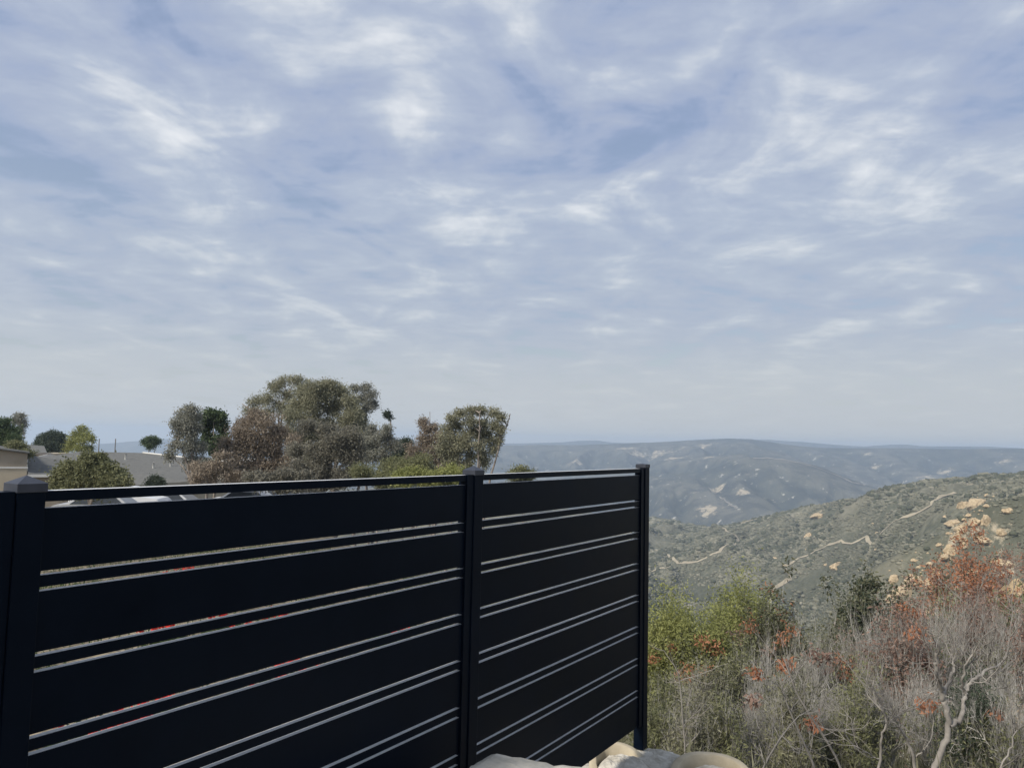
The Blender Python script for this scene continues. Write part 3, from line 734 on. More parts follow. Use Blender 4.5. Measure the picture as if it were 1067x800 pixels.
tree('palm_tree', 'thin tall palm-like tree with small tufted top right of the clump', 'palm', 404, 70,
     [(403.5, 431, 2.6, 2.4), (405, 434, 2.2, 2.0)], 'dark', trunk=.09, dens=1.2, seed=7, fork=.93, size=.3, sub=4)
tree('dense_tree', 'small dark rounded tree right of the slender grey gum', 'tree', 420, 66,
     [(418, 462, 6, 5), (425, 461, 5, 4), (414, 468, 6, 6), (424, 470, 7, 6), (416, 477, 7, 6)], 'dark', trunk=.12, dens=.9, seed=8)
tree('dense_tree', 'dark green tree tucked behind the right side of the clump', 'tree', 382, 66,
     [(378, 442, 7, 6), (384, 452, 7, 7), (376, 456, 8, 8), (386, 466, 8, 8)], 'dark', trunk=.14, dens=.9, seed=9)
tree('leaning_tree', 'pale reddish tree with two pointed tops beside the umbrella gum', 'tree', 452, 54,
     [(441, 440, 3.5, 5), (445, 448, 5, 6), (450, 458, 7, 7), (441, 460, 6, 7), (458, 455, 5, 6), (453, 445, 4, 4), (450, 470, 9, 7), (462, 466, 7, 7), (430, 468, 6, 6), (470, 462, 7, 7), (476, 484, 8, 7), (444, 488, 9, 6), (462, 490, 9, 6), (428, 480, 7, 6), (438, 472, 7, 6), (458, 480, 9, 7), (472, 474, 7, 7)], 'euc_red', trunk=.12, dens=.7, seed=10)
tree('spreading_gum', 'spreading gum with fanned bare limbs and flat airy crown, above the middle post', 'tree', 500, 50,
     [(470, 436, 6, 5), (480, 431, 7, 4.5), (491, 428, 7, 4), (502, 427, 7, 4), (513, 430, 7, 4.5), (522, 435, 5, 4), (467, 446, 6, 5), (478, 443, 7, 5), (464, 456, 8, 6), (462, 468, 8, 7), (520, 447, 5, 5), (518, 458, 4, 6), (490, 440, 7, 5), (503, 441, 6, 5), (514, 443, 5, 4), (473, 456, 7, 6), (486, 454, 6, 5), (500, 455, 4, 4), (509, 458, 4, 5), (480, 466, 7, 6), (514, 468, 5, 6), (503, 472, 5, 6), (490, 474, 6, 6), (484, 460, 7, 7), (494, 448, 7, 5), (507, 449, 6, 5), (474, 474, 7, 7), (497, 464, 5, 6), (468, 482, 8, 6), (486, 484, 7, 6), (506, 482, 6, 5)], 'euc_olive', trunk=.2, dens=.62, seed=11, fork=.26)
tree('slender_gum', 'grey gum with open crown rising left of the glossy green tree', 'tree', 198, 48,
     [(200, 426, 6, 4), (192, 432, 8, 6), (203, 433, 6, 5), (186, 440, 6, 6), (196, 443, 8, 7), (204, 445, 5, 6), (188, 452, 6, 6), (199, 455, 7, 6), (195, 466, 8, 6), (207, 466, 7, 7), (183, 463, 4, 5), (177, 472, 3, 5), (201, 478, 8, 6), (214, 480, 8, 6)], 'euc_grey', trunk=.14, dens=.72, seed=12, droop=1.0)
tree('glossy_tree', 'glossy mid green tree with sky showing through, right of the grey gum', 'tree', 222, 52,
     [(221, 430, 6, 3), (214, 436, 5, 4), (229, 434, 5, 4), (212, 446, 5, 5), (232, 444, 4, 6), (220, 440, 4, 4), (217, 456, 5, 5), (230, 457, 5, 5), (224, 466, 7, 5), (214, 464, 4, 4), (229, 472, 5, 4)], 'green', trunk=.12, dens=.85, seed=13, aspect=.55, size=.18, droop=0)
tree('scraggly_tree', 'low scraggly reddish tree before the beige building, bare leaning stem', 'tree', 212, 42,
     [(203, 486, 7, 5), (214, 490, 8, 6), (225, 484, 7, 6), (236, 488, 8, 7), (244, 494, 8, 6), (222, 497, 9, 5), (206, 498, 6, 4), (231, 474, 6, 5)], 'euc_red', trunk=.10, dens=.5, seed=14, droop=1.0)
tree('broad_tree', 'bright green tree cut by the left edge above the beige house', 'tree', -6, 52,
     [(2, 443, 8, 6), (10, 450, 7, 6), (-8, 446, 9, 8), (2, 456, 9, 7), (14, 460, 6, 6), (-4, 466, 9, 7), (18, 467, 5, 3), (-16, 455, 10, 9)], 'green', trunk=.2, dens=1.1, seed=15, aspect=.5)
tree('thin_tree', 'thin greyish tree rising behind the green tree at the left edge', 'tree', 20, 66,
     [(21, 434, 4.5, 3.5), (17, 439, 4, 4), (24, 441, 4, 4), (20, 448, 4, 4), (18, 455, 4, 5)], 'euc_grey', trunk=.1, dens=.7, seed=16)
tree('shade_tree', 'low yellowish green shrub on the roof line beside the left edge', 'shrub', 26, 46, [(22, 467, 6, 4), (30, 472, 5, 3), (16, 463, 5, 4)], 'olive', trunk=.06, dens=1.0, seed=17)
tree('round_tree', 'dense round dark tree above the low roofs at left', 'tree', 54, 95,
     cloud_of(40, 69, 454, 470, 12, 6, 4.5, 18) + [(54, 453, 9, 3.5), (46, 456, 6, 4), (63, 456, 6, 4)], 'dark', trunk=.25, dens=1.3, seed=18, size=.24)
tree('open_tree', 'open yellow-green tree with tufted branches beside the round dark tree', 'tree', 82, 80,
     [(85, 446, 5, 2), (79, 452, 6, 3.5), (90, 452, 6, 3.5), (96, 457, 4, 3), (76, 458, 5, 3.5), (85, 459, 6, 3.5), (74, 466, 6, 4), (84, 467, 7, 3.5), (93, 466, 4, 3)], 'yellow', trunk=.12, dens=.65, seed=19, size=.2)
tree('round_tree', 'small flat-topped green tree alone above the grey roof ridge', 'tree', 157, 95,
     [(152, 460, 4, 3), (158, 457, 5, 2.5), (163, 459, 4, 3), (156, 464, 5, 2.5)], 'green', trunk=.14, dens=1.2, seed=20, size=.22)
tree('leafy_bush', 'wide olive green bush right behind the fence below the grey roof', 'bush', 92, 33,
     [(75, 490, 9, 6), (88, 484, 9, 6), (100, 483, 8, 5), (112, 488, 9, 6), (122, 494, 8, 6), (64, 497, 9, 7), (80, 499, 11, 7), (97, 497, 11, 8), (112, 501, 10, 7), (126, 504, 7, 6), (60, 508, 9, 7), (76, 510, 10, 7), (95, 511, 11, 7), (91, 477, 4, 3), (104, 478, 4, 2)], 'olive', trunk=.09, dens=1.0, seed=21, size=.13, aspect=.45, droop=0)
tree('leafy_bush', 'small dark bush at the eave of the grey roofed house', 'bush', 162, 52, [(157, 503, 5, 4), (166, 504, 6, 4), (161, 499, 4, 3)], 'dark', trunk=.06, dens=1.1, seed=22)
tree('leafy_bush', 'soft grey-green bush mound right of the tree clump', 'bush', 392, 40,
     cloud_of(372, 424, 482, 505, 10, 9, 6, 23), 'olive', trunk=.08, dens=1.3, seed=23, size=.11, droop=0)
tree('leafy_bush', 'olive bush mound between the clump and the umbrella gum', 'bush', 430, 38,
     cloud_of(408, 452, 480, 504, 10, 8, 6, 24), 'olive', trunk=.08, dens=1.3, seed=24, size=.11, droop=0)
tree('leafy_bush', 'bright yellow-green bush close behind the fence left of the middle post', 'bush', 432, 28,
     [(420, 496, 7, 4), (432, 493, 6, 4), (441, 497, 7, 4), (426, 501, 9, 4), (446, 501, 8, 4)], 'yellow', trunk=.05, dens=1.2, seed=25, size=.10, droop=0)
tree('leafy_bush', 'yellow-green bush touching the fence top beside the middle post', 'bush', 468, 27,
     [(460, 496, 6, 4), (470, 493, 7, 4), (479, 497, 6, 4), (466, 501, 9, 4), (484, 500, 5, 4)], 'yellow', trunk=.05, dens=1.2, seed=26, size=.10, droop=0)
tree('leafy_bush', 'single small olive bush peeking over the right fence panel', 'bush', 543, 34,
     [(536, 494, 5, 3), (543, 491, 5, 2.5), (550, 494, 4, 3), (543, 500, 9, 5)], 'olive', trunk=.05, dens=1.2, seed=27, size=.10, droop=0)
tree('leafy_bush', 'dark brown low shrubs line beneath the reddish gum', 'bush', 288, 40, cloud_of(262, 320, 492, 508, 10, 8, 5, 28), 'brown', trunk=.08, dens=1.1, seed=28)

# ------------------------------------------------------------------ houses
M['roof'] = simple('grey_shingle', (.115, .117, .112), (.16, .16, .152), 3, .9, .1, .5, .02)
M['stucco'] = simple('beige_stucco', (.42, .36, .27), (.50, .44, .34), 1.2, .9, .1)
M['stucco2'] = simple('tan_board', (.30, .26, .20), (.36, .31, .25), 1.2, .9, .1)
M['white'] = simple('white_paint', (.62, .61, .57), (.72, .71, .68), 2, .7, .3)
M['glass'] = simple('dark_window_glass', (.02, .025, .03), (.04, .045, .05), 1, .15, .5)
def slab(name, pts, th_, m, parent, O):
    """a roof or wall plane given by its corners, extruded downwards by th_"""
    P = [Vector(p) - O for p in pts]; nrm = (P[1] - P[0]).cross(P[2] - P[0]).normalized()
    if nrm.z < 0: nrm = -nrm
    b = MB(); lo = [p - nrm * th_ for p in P]; b.quad(P); b.quad(lo[::-1])
    for k in range(len(P)): b.quad([P[k], P[(k + 1) % len(P)], lo[(k + 1) % len(P)], lo[k]])
    return b.build(name, m, parent)
def house_B():
    O = Vector((at(130, 500, 66).x, 66, -7.2)); r = thing('house', 'low house with broad plain grey roof behind the olive bush', 'house', O)
    a = at(82, 470.5, 76); c = at(194, 471.5, 76); d = at(204, 502, 62); e = at(46, 495, 62)
    zr = a.z; c.z = zr; ze = d.z; e.z = ze
    e.x = a.x - 3.6; 
    mr = at(149, 469.5, 76); mr.z = zr; cr = at(194, 477, 74); dm = Vector((mr.x + 2.5, 62, ze))
    slab('roof', [e, dm, mr, a], .22, M['roof'], r, O); slab('roof', [dm, d, cr, mr], .22, M['roof'], r, O)
    a2 = a + Vector((0, 0, .02)); c2 = mr + Vector((0, 0, .02)); f2 = Vector((d.x, 90, ze)); g2 = Vector((e.x, 90, ze))
    slab('roof', [a2, c2, f2, g2], .22, M['roof'], r, O)
    # lower wing roof sloping towards us on the left, with its pale fascia
    slab('roof', [at(134, 491, 63.5), at(142, 505, 58), at(196, 501.5, 58), at(194, 497, 61)], .18, M['roof'], r, O)
    w_ = Wood(4); w_.tube(np.array([np.array(mr - O) + [0, 0, .05], np.array(cr - O) + [0, 0, .05]]), [.09, .09]); w_.build('ridge_cap', M['white'], r)
    b = MB(); b.box((e.x + .6 - O.x, 63.2 - 66, 0), (d.x - .6 - O.x, 88 - 66, ze - O.z - .12)); b.build('wall', M['stucco'], r)
    # gable end facing left
    b = MB(); gx = e.x + .5 - O.x
    pts = [(gx, 63.3 - 66, ze - O.z - .1), (gx, 88 - 66, ze - O.z - .1), (gx, 76 - 66, zr - O.z - .3)]
    b.quad(pts); b.quad([(p[0] + .3, p[1], p[2]) for p in pts][::-1]); b.build('gable', M['white'], r)
    for px in (172, 184):
        p = at(px, 506, 57.8) - O
        w = MB(); w.box((p.x - .55, 63.12 - 66, p.z - .6), (p.x + .55, 63.19 - 66, p.z + .45)); w.build('window', M['glass'], r)
    for q_, hh_ in ((at(100, 478, 71), .5), (at(118, 482, 69), .4), (at(131, 476, 72), .6), (at(160, 484, 68), .45), (at(178, 482, 69), .5)):
        w_ = Wood(8); y_ = q_.y; zz_ = ze + (zr - ze) * (y_ - 62) / 14; w_.tube(np.array([(0, 0, -.2), (0, 0, hh_), (0, 0, hh_ + .01)]) + np.array([q_.x - O.x, y_ - O.y, zz_ - O.z]), [.09, .09, .14]); w_.build('vent_pipe', M['white'], r)
    return r
house_B()
def house_A():
    Y = 44; p1 = at(27.5, 500, Y); z0 = -5.2; zt = at(27.5, 472.5, Y).z - z0; zm = at(27.5, 487, Y).z - z0; k = lambda py, e=0: at(27.5, py, Y).z * (52 + e) / 52 - z0
    O = Vector((p1.x, Y, z0)); r = thing('house', 'beige two-tone house wall at the left edge behind the capped post', 'house', O, rad(32.5))
    b = MB(); b.box((-12, 0, 0), (0, 8, zm)); b.build('wall', M['stucco'], r)
    zg = zt + 12 * .14
    def prism(y0, y1, x1, zz0, t0, t1): 
        g = MB(); A = [(-12, y0, zz0), (x1, y0, zz0), (x1, y0, t0), (-12, y0, t1)]; B = [(x, y1, z) for x, _, z in A]
        g.quad(A); g.quad(B[::-1])
        for i_ in range(4): g.quad([A[i_], B[i_], B[(i_ + 1) % 4], A[(i_ + 1) % 4]])
        return g
    prism(.06, 8, -.03, zm + .001, zt, zg).build('upper_wall', M['stucco2'], r)
    prism(-.25, 8.2, .08, zt + .01, zt + .06, zg + .07).build('roof', M['roof'], r) if False else None
    g = MB(); A = [(-12.1, -.2, zg + .02), (.06, -.2, zt + .02), (.06, -.2, zt + .09), (-12.1, -.2, zg + .09)]; B = [(x, 8.2, z) for x, _, z in A]; g.quad(A); g.quad(B[::-1])
    for i_ in range(4): g.quad([A[i_], B[i_], B[(i_ + 1) % 4], A[(i_ + 1) % 4]])
    g.build('roof', M['roof'], r)
    b = MB(); b.box((-12, -.04, zm - .05), (.03, .055, zm + .04)); b.build('trim', M['white'], r)
    Z0 = Vector((0, 0, 0))
    slab('roof', [Vector((.04, -1, k(494.8, -1))), Vector((2.3, -1, k(494.8, -1))), Vector((3.0, 7, k(482, 7))), Vector((.04, 7, k(473.5, 7)))], .12, M['roof'], r, Z0)
    b = MB(); b.box((.02, -1.06, k(497, -1)), (2.3, -1.005, k(494.6, -1))); b.build('fascia', M['white'], r)
    b = MB(); b.box((.02, -.5, 0), (2.2, 6.5, k(496, -.5))); b.build('wall', M['stucco2'], r)
    return r
house_A()
def house_C():
    Y = 84; O = Vector((at(40, 480, Y).x, Y, -8.2)); r = thing('house', 'small far house with grey roof just left of the round dark tree', 'house', O)
    slab('roof', [at(24, 471.5, Y - 4), at(49, 471.5, Y - 4), at(46, 464.5, Y + 3), at(22, 462.5, Y + 3)], .2, M['roof'], r, O)
    a = at(27, 472, Y) - O; c = at(48.5, 472, Y) - O; b = MB(); b.box((a.x, -3, 0), (c.x, 5, a.z)); b.build('wall', M['stucco'], r)
    a = at(35, 475, Y) - O; b = MB(); b.box((a.x, -3.06, a.z - .8), (a.x + 1.2, -3.01, a.z + .1)); b.build('window', M['glass'], r)
    return r
house_C()
def house_D():
    Y = 78; a = at(190, 480.5, Y); c = at(300, 480.5, Y); O = Vector((a.x, Y, -9.0)); r = thing('house', 'long beige flat-topped building seen through the reddish trees', 'house', O)
    b = MB(); b.box((0, 0, 0), (c.x - a.x, 9, a.z - O.z)); b.build('wall', M['stucco'], r)
    b = MB(); b.box((-.15, -.15, a.z - O.z + .001), (c.x - a.x + .15, 9.15, a.z - O.z + .22)); b.build('parapet', M['white'], r)
    for px in (203, 222, 246, 268):
        q = at(px, 489, Y) - O; b = MB(); b.box((q.x, -.06, q.z - .5), (q.x + 1.3, -.005, q.z + .5)); b.build('window', M['glass'], r)
    return r
house_D()

# ---- parked cars down in the lot
M['car_white'] = simple('white_car_paint', (.66, .67, .68), (.72, .73, .74), 1, .3, .5)
M['car_red'] = simple('red_car_paint', (.22, .03, .03), (.28, .04, .035), 1, .3, .5)
M['car_silver'] = simple('silver_car_paint', (.36, .37, .38), (.42, .43, .44), 1, .3, .5)
M['tyre'] = simple('tyre_rubber', (.02, .02, .02), (.03, .03, .03), 5, .9, .2)
def car(px, py, Y, m, label, rz=0, zg=None):
    p = at(px, py, Y); zg = p.z - 1.45
    r = thing('parked_car', label, 'car', (p.x, p.y, zg), rz, 'cars parked behind the fence')
    sec = [(-2.2, .35), (-2.25, .75), (-2.05, .95), (-1.55, 1.0), (-.95, 1.40), (.55, 1.45), (1.15, 1.0), (2.0, .88), (2.25, .65), (2.25, .35)]
    b = MB(); n = len(sec)
    for s_ in (-1, 1): b.quad([(x, s_ * (.88 if z <= 1.0 else .68), z) for x, z in (sec if s_ > 0 else sec[::-1])])
    for k in range(n):
        x0, z0 = sec[k]; x1, z1 = sec[(k + 1) % n]; w0 = .88 if z0 <= 1 else .68; w1 = .88 if z1 <= 1 else .68
        b.quad([(x0, -w0, z0), (x1, -w1, z1), (x1, w1, z1), (x0, w0, z0)])
    b.build('body', m, r, .04)
    for s_ in (-1, 1):
        g = MB(); g.quad([(-1.35, s_ * .89, 1.01), (-.9, s_ * .73, 1.34), (.5, s_ * .73, 1.38), (.98, s_ * .89, 1.01)]); g.quad([(-1.35, s_ * .86, 1.01), (.98, s_ * .86, 1.01), (.5, s_ * .70, 1.38), (-.9, s_ * .70, 1.34)]); g.build('side_window', M['glass'], r)
        for x in (-1.4, 1.35):
            an = [2 * math.pi * k / 16 for k in range(16)]; w = MB()
            A1 = [(x + .33 * math.cos(a), s_ * .70, .33 + .33 * math.sin(a)) for a in an]; A2 = [(x + .33 * math.cos(a), s_ * .90, .33 + .33 * math.sin(a)) for a in an]
            w.quad(A1); w.quad(A2[::-1])
            for k in range(16): w.quad([A1[k], A1[(k + 1) % 16], A2[(k + 1) % 16], A2[k]])
            w.build('wheel', M['tyre'], r)
    return r
car(128, 506.5, 40, M['car_white'], 'white parked car showing just above the fence rail right of the olive bush', .1)
car(146, 507.5, 45, M['car_white'], 'white parked car partly behind the other white one under the eave', .15)
car(180, 512, 42, M['car_silver'], 'silver parked car seen through the slot under the top rail', .1)
car(112, 514, 37, M['car_silver'], 'silver car in the slot below the rail by the olive bush', .2)
car(262, 510, 44, M['car_white'], 'white car glimpsed through the top slot below the reddish gum', .1)
car(300, 508, 46, M['car_silver'], 'silver car glimpsed through the top slot below the dark bushy tree', .05)
car(58, 475.5, 80, M['car_red'], 'small red car parked far back under the round dark tree', .2)

# ---- thin poles behind the roofs
M['pole'] = simple('weathered_pole', (.16, .15, .14), (.22, .21, .2), 2, .9, .1)
for px, lab in ((96.5, 'leftmost'), (103.5, 'second'), (120.5, 'rightmost')):
    Y = 120; t0 = at(px, 457, Y); zb = Hs(t0.x, Y) - .3
    w = Wood(6); w.tube(np.array([(0, 0, 0), (0, 0, (t0.z - zb) * .5), (0, 0, t0.z - zb)]), [.09, .08, .07])
    o = w.build('utility_pole', M['pole']); o.location = (t0.x, Y, zb)
    tag(o, {'leftmost': 'thin distant pole touching the right side of the yellow-green tree', 'second': 'thin distant pole a step right of the yellow-green tree', 'rightmost': 'thin distant pole standing free between the yellow-green tree and roof ridge'}[lab], 'pole', 'thin poles on the skyline behind the roofs')
#@@NEXT2
# ------------------------------------------------------------------ sandstone boulders
m, t, b = mat('sandstone', .92, .08)
tc = t.node('ShaderNodeTexCoord'); n1 = t.noise(tc.outputs['Object'], 1.1, 6, .65); n2 = t.noise(t.mapping(tc.outputs['Object'], scale=(1, 1, 3.5)), 2.2, 5, .6)
c = t.ramp(n1, [(.32, (.27, .20, .12)), (.5, (.46, .355, .22)), (.7, (.60, .50, .345))]); c = t.mix(t.ramp(n2, [(.56, 0.0), (.70, .6)]), c, (.17, .15, .12))
t.link(c, b.inputs['Base Color']); bump(t, b, t.math('ADD', n1, t.math('MULTIPLY', n2, .6)), .8, .25); M['rock'] = m
def subdiv(V, Fc):
    V = V.tolist(); cache = {}; out = []
    def mid(a, b_):
        k = (min(a, b_), max(a, b_))
        if k not in cache: q = np.array(V[a]) + np.array(V[b_]); q /= np.linalg.norm(q); V.append(q.tolist()); cache[k] = len(V) - 1
        return cache[k]
    for a, b_, c_ in Fc: x, y, z = mid(a, b_), mid(b_, c_), mid(c_, a); out += [(a, x, z), (b_, y, x), (c_, z, y), (x, y, z)]
    return np.array(V), np.array(out)
SV, SF = subdiv(IV, IF); SV, SF = subdiv(SV, SF); SV, SF = subdiv(SV, SF)
def boulder(P, rx, ry, rz, seed, label, group=None, rot=0, fine=1.0):
    rg_ = np.random.default_rng(seed); Vb = SV.copy()
    for _ in range(16):                                  # planar cuts give it faces and ledges
        n = rg_.normal(size=3); n[2] = abs(n[2]); n /= np.linalg.norm(n); d = rg_.uniform(.50, .92)
        e = Vb @ n - d; Vb = Vb - np.clip(e, 0, None)[:, None] * n
    nz = fbm(Vb[:, 0] * 1.6 + seed, Vb[:, 1] * 1.6 + Vb[:, 2] * 1.3, 4); Vb *= (1 + .38 * nz + .12 * fbm(Vb[:, 0] * 5 + seed, Vb[:, 2] * 5 + Vb[:, 1] * 4, 3))[:, None]
    Vb *= np.array([rx, ry, rz]); Vb = np.array([rotz(v, rot) for v in Vb])
    o = npmesh('boulder', Vb, SF, M['rock'], smooth=False); o.location = P; return tag(o, label, 'boulder', group)
RK = [(1020, 523, 11, 6.5, 'large orange tan sandstone outcrop high on the rocky spur'),
      (1002, 525, 6, 5, 'pale tan outcrop just left of the large orange one on the spur'),
      (1027.5, 541, 6, 5.5, 'rounded yellow tan boulder below the large orange outcrop'),
      (1050, 531, 4.5, 3, 'small pale boulder right of and below the large orange outcrop'),
      (1025, 562, 8, 3.6, 'flat tan boulder halfway down the rocky spur'),
      (1044, 554, 5, 4, 'tan boulder pair mate right of the flat one halfway down the spur'),
      (996, 544, 9, 4, 'long tan ledge at the upper left edge of the rocky spur'),
      (1003, 549, 7, 4.5, 'broken tan outcrop under the long ledge on the spur edge'),
      (1015, 543, 6, 4.5, 'tan outcrop between the long ledge and the rounded yellow boulder'),
      (1006, 564, 5, 7, 'tall tan outcrop on the middle of the spur edge'),
      (999, 557, 5, 4, 'tan rock above the tall outcrop on the middle of the spur edge'),
      (992, 571, 7, 5.5, 'blocky tan outcrop in the lower spur edge chain'),
      (986, 579, 7, 4, 'lowest tan ledge of the spur edge chain of outcrops'),
      (975, 596, 5, 7, 'steep tan outcrop on the lower spur above the shrubs'),
      (968, 607, 6, 6, 'tan rock wedged at the foot of the steep lower outcrop'),
      (932, 603, 5.5, 4.2, 'lone rounded pale boulder left of the steep lower outcrop'),
      (953, 603, 9, 5.5, 'wide pale outcrop right of the lone rounded boulder'),
      (943, 613, 9, 7, 'large pale outcrop rising behind the dark leaved shrub'),
      (930, 622, 7, 5, 'pale outcrop at the lower left end behind the dark leaved shrub'),
      (871, 589, 6, 3.5, 'pale isolated outcrop on the slope below the dirt path'),
      (843, 558, 6, 3, 'yellowish flat outcrop on the slope above the dirt path'),
      (853, 536, 8, 3, 'broad greyish outcrop near the top of the middle slope')]
for k, (px, py, w, h, lab) in enumerate(RK):
    p = hit(px, py + h * .6, 120, 1300); mp = p.y / F_PX
    boulder(p + Vector((0, 0, h * .25 * mp)), w * mp * 1.2, w * mp * 1.1, h * mp * 1.35, 50 + k, lab, 'tan outcrops on the hillside', random.uniform(0, 3))
rs_ = random.Random(5)
base = None
for k in range(78):
    if k < 62: s_ = rs_.random(); px = 935 + 92 * s_ + rs_.gauss(0, 7); py = 618 - 100 * s_ + rs_.gauss(0, 6)
    else: px = rs_.uniform(800, 1064); py = rs_.uniform(535, 600)
    p = hit(px, py, 120, 1300)
    if not p: continue
    mp = p.y / F_PX; w = 1.0 + 3.6 * rs_.random() ** 2
    if base is None: base = boulder(p, 1, .9, .75, 400, 'small pale boulder among low scrub on the hillside', 'small pale boulders scattered over the hillside'); o = base
    else: o = base.copy(); COL.objects.link(o)
    o['label'] = 'small tan boulder in the diagonal band of rocks running down the spur' if k < 62 else 'small pale boulder alone among low scrub on the open slope'; o['group'] = 'small tan boulders strewn down the rocky spur' if k < 62 else 'small pale boulders scattered over the open slope'
    o.location = p; o.rotation_euler = (0, 0, rs_.uniform(0, 6)); o.scale = (w * mp, w * mp * .9, w * mp * .75)
# closer rocks between the dry shrubs
for k, (px, py, Y, w, h, lab) in enumerate([
      (1062, 625, 15, 26, 20, 'big tan boulder at the right edge below the rust topped shrubs'),
      (1030, 672, 14, 26, 16, 'tan boulder showing through bare twigs right of the pale dead tree'),
      (1062, 690, 13, 22, 20, 'tan boulder at the right edge beneath the big edge boulder'),
      (1046, 742, 11, 34, 20, 'broad pale boulder low at the right behind bare stems'),
      (985, 640, 17, 26, 14, 'pale rock shelf behind the rust topped shrubs'),
      (968, 695, 13, 20, 12, 'small tan boulder behind the fork of the pale dead tree'),
      (1012, 596, 26, 12, 4, 'low pale rock among the tops of the rust crowned shrub'),
      (1044, 586, 28, 14, 4, 'low pale rock behind the thin rosy tops near the right edge')]):
    p = at(px, py, Y); mp = Y / F_PX; boulder(p, w * mp, w * mp * .9, h * mp * 1.2, 80 + k, lab, 'rocks among the foreground shrubs', random.uniform(0, 3))

# ------------------------------------------------------------------ foreground shrubs
def grow(W_, tips, p, d, L_, r, lev, rng, spread=.6, up=.12, kids=(2, 4), wig=.16):
    n = 5 if lev > 1 else 4
    pts = [p]; dd_ = d.copy()
    for i_ in range(n - 1):
        dd_ = dd_ + rng.normal(0, wig, 3); dd_[2] += up * .5; dd_ /= np.linalg.norm(dd_); pts.append(pts[-1] + dd_ * L_ / (n - 1))
    r1 = r * .62 if lev else r * .35
    W_.tube(np.array(pts), np.linspace(r, r1, n))
    if lev == 0: tips.append((pts[-1], dd_)); tips.append((pts[-2], dd_)); return
    for k in range(rng.integers(kids[0], kids[1] + 1)):
        i_ = n - 1 if k == 0 else rng.integers(1, n)
        nd = dd_ + rng.normal(0, spread, 3); nd[2] += up; nd /= np.linalg.norm(nd)
        grow(W_, tips, pts[i_], nd, L_ * rng.uniform(.6, .85), r * (.66 if k else .72), lev - 1, rng, spread, up, kids, wig)
def shrub(name, label, px, top_py, Y, wpx, seed, leafsets=(), wood='bark_grey', stems=6, lev=4, r0=.018, group=None, cat='shrub', accents=(), spread=.55, kids=(2, 4), hmin=.9):
    rng = np.random.default_rng(seed); g = ground(px, Y); zt = at(px, top_py, Y).z; h = max(hmin, zt - g.z); w = wpx * Y / F_PX / 2
    O = np.array([g.x, g.y, zt - h - .05]); r = thing(name, label, cat, tuple(O), 0, group)
    W_ = Wood(3); tips = []
    for s_ in range(stems):
        a = rng.uniform(0, 6.283); k = rng.uniform(.1, 1.0); d = np.array([math.cos(a) * k * w / h * .9, math.sin(a) * k * w / h * .9, 1.0]); d /= np.linalg.norm(d)
        grow(W_, tips, np.array([math.cos(a), math.sin(a), 0]) * .12 * w, d, h * .36, r0 * rng.uniform(.7, 1.1), lev, rng, spread, kids=kids)
    T = np.array([t_[0] for t_ in tips])
    # bring the whole plant to its real height and width
    sz = (h + .05) / np.percentile(T[:, 2], 97); sxy = w / np.percentile(np.hypot(T[:, 0], T[:, 1]), 92); S3 = np.array([sxy, sxy, sz])
    W_.V = [v * S3 for v in W_.V]; T = T * S3
    W_.build('branches', M[wood], r)
    for (key, prob, size, per, zlo, zhi, asp) in leafsets:
        zf = T[:, 2] / h; pn = fbm(T[:, 0] * 1.7 + seed, T[:, 1] * 1.7 + T[:, 2] * 1.9, 2)
        k = (zf > zlo) & (zf < zhi) & (rng.uniform(size=len(T)) < prob * (1 + 1.6 * pn)); q = T[k]
        if len(q) == 0: continue
        C_ = np.repeat(q, per, 0) + rng.normal(0, size * (2.3 if per > 12 else .9), (len(q) * per, 3))
        Vl, Fl = leaves(C_, size, rng, asp, .2); npmesh('leaves', Vl, Fl, L[key], r)
    for (ax, ay, ar, key) in accents:
        c_ = np.array(at(ax, ay, Y - .95 * w)) - O; rr_ = ar * Y / F_PX
        nn = int(14 + ar * 9); C_ = c_ + rng.normal(0, .62, (nn, 3)) * rr_ * np.array([1, 1, .8])
        Vl, Fl = leaves(C_, .058, rng, .42, 1.0); npmesh('dead_leaves', Vl, Fl, L[key], r)
    return r
YL = lambda k: [(k, 1.6, .06, 24, .4, 9, .36), ('olive', .9, .06, 8, .1, .9, .35)]
shrub('evergreen_shrub', 'dark green shrub half hidden behind the fence end post', 684, 634, 19, 44, 1, [('dark', 1.0, .07, 7, .2, 9, .3)], 'bark_dark', 7)
shrub('feathery_shrub', 'feathery yellow-green shrub nearest the end post, lower of the two bright ones', 708, 640, 15, 62, 2, YL('yellow'), 'bark_dark', 8, accents=[(701, 673, 5, 'rust'), (680, 686, 5, 'rust')])
shrub('feathery_shrub', 'tallest feathery yellow-green shrub against the valley', 766, 624, 16, 84, 3, YL('yellow'), 'bark_dark', 9)
shrub('feathery_shrub', 'olive yellow shrub filling the dip between the two bright feathery ones', 736, 650, 14, 70, 4, [('yellow', 1.0, .06, 9, .4, 9, .38), ('sumac', .7, .06, 6, .1, .9, .4)], 'bark_dark', 8, accents=[(732, 667, 7, 'rust'), (745, 674, 8, 'rust'), (736, 698, 9, 'rust'), (716, 696, 7, 'rust'), (710, 706, 6, 'rust')])
shrub('leafy_shrub', 'olive shrub with brownish leaf tips right of the tallest feathery one', 806, 634, 14.5, 66, 5, [('sumac', 1.2, .065, 10, .35, 9, .45), ('olive', .8, .06, 6, .1, .9, .4), ('rust', .12, .06, 5, .5, 9, .4)], 'bark_grey', 7, accents=[(768, 660, 8, 'rosy'), (815, 665, 7, 'rust'), (826, 658, 7, 'rust'), (800, 678, 7, 'rosy'), (782, 652, 6, 'rust')])
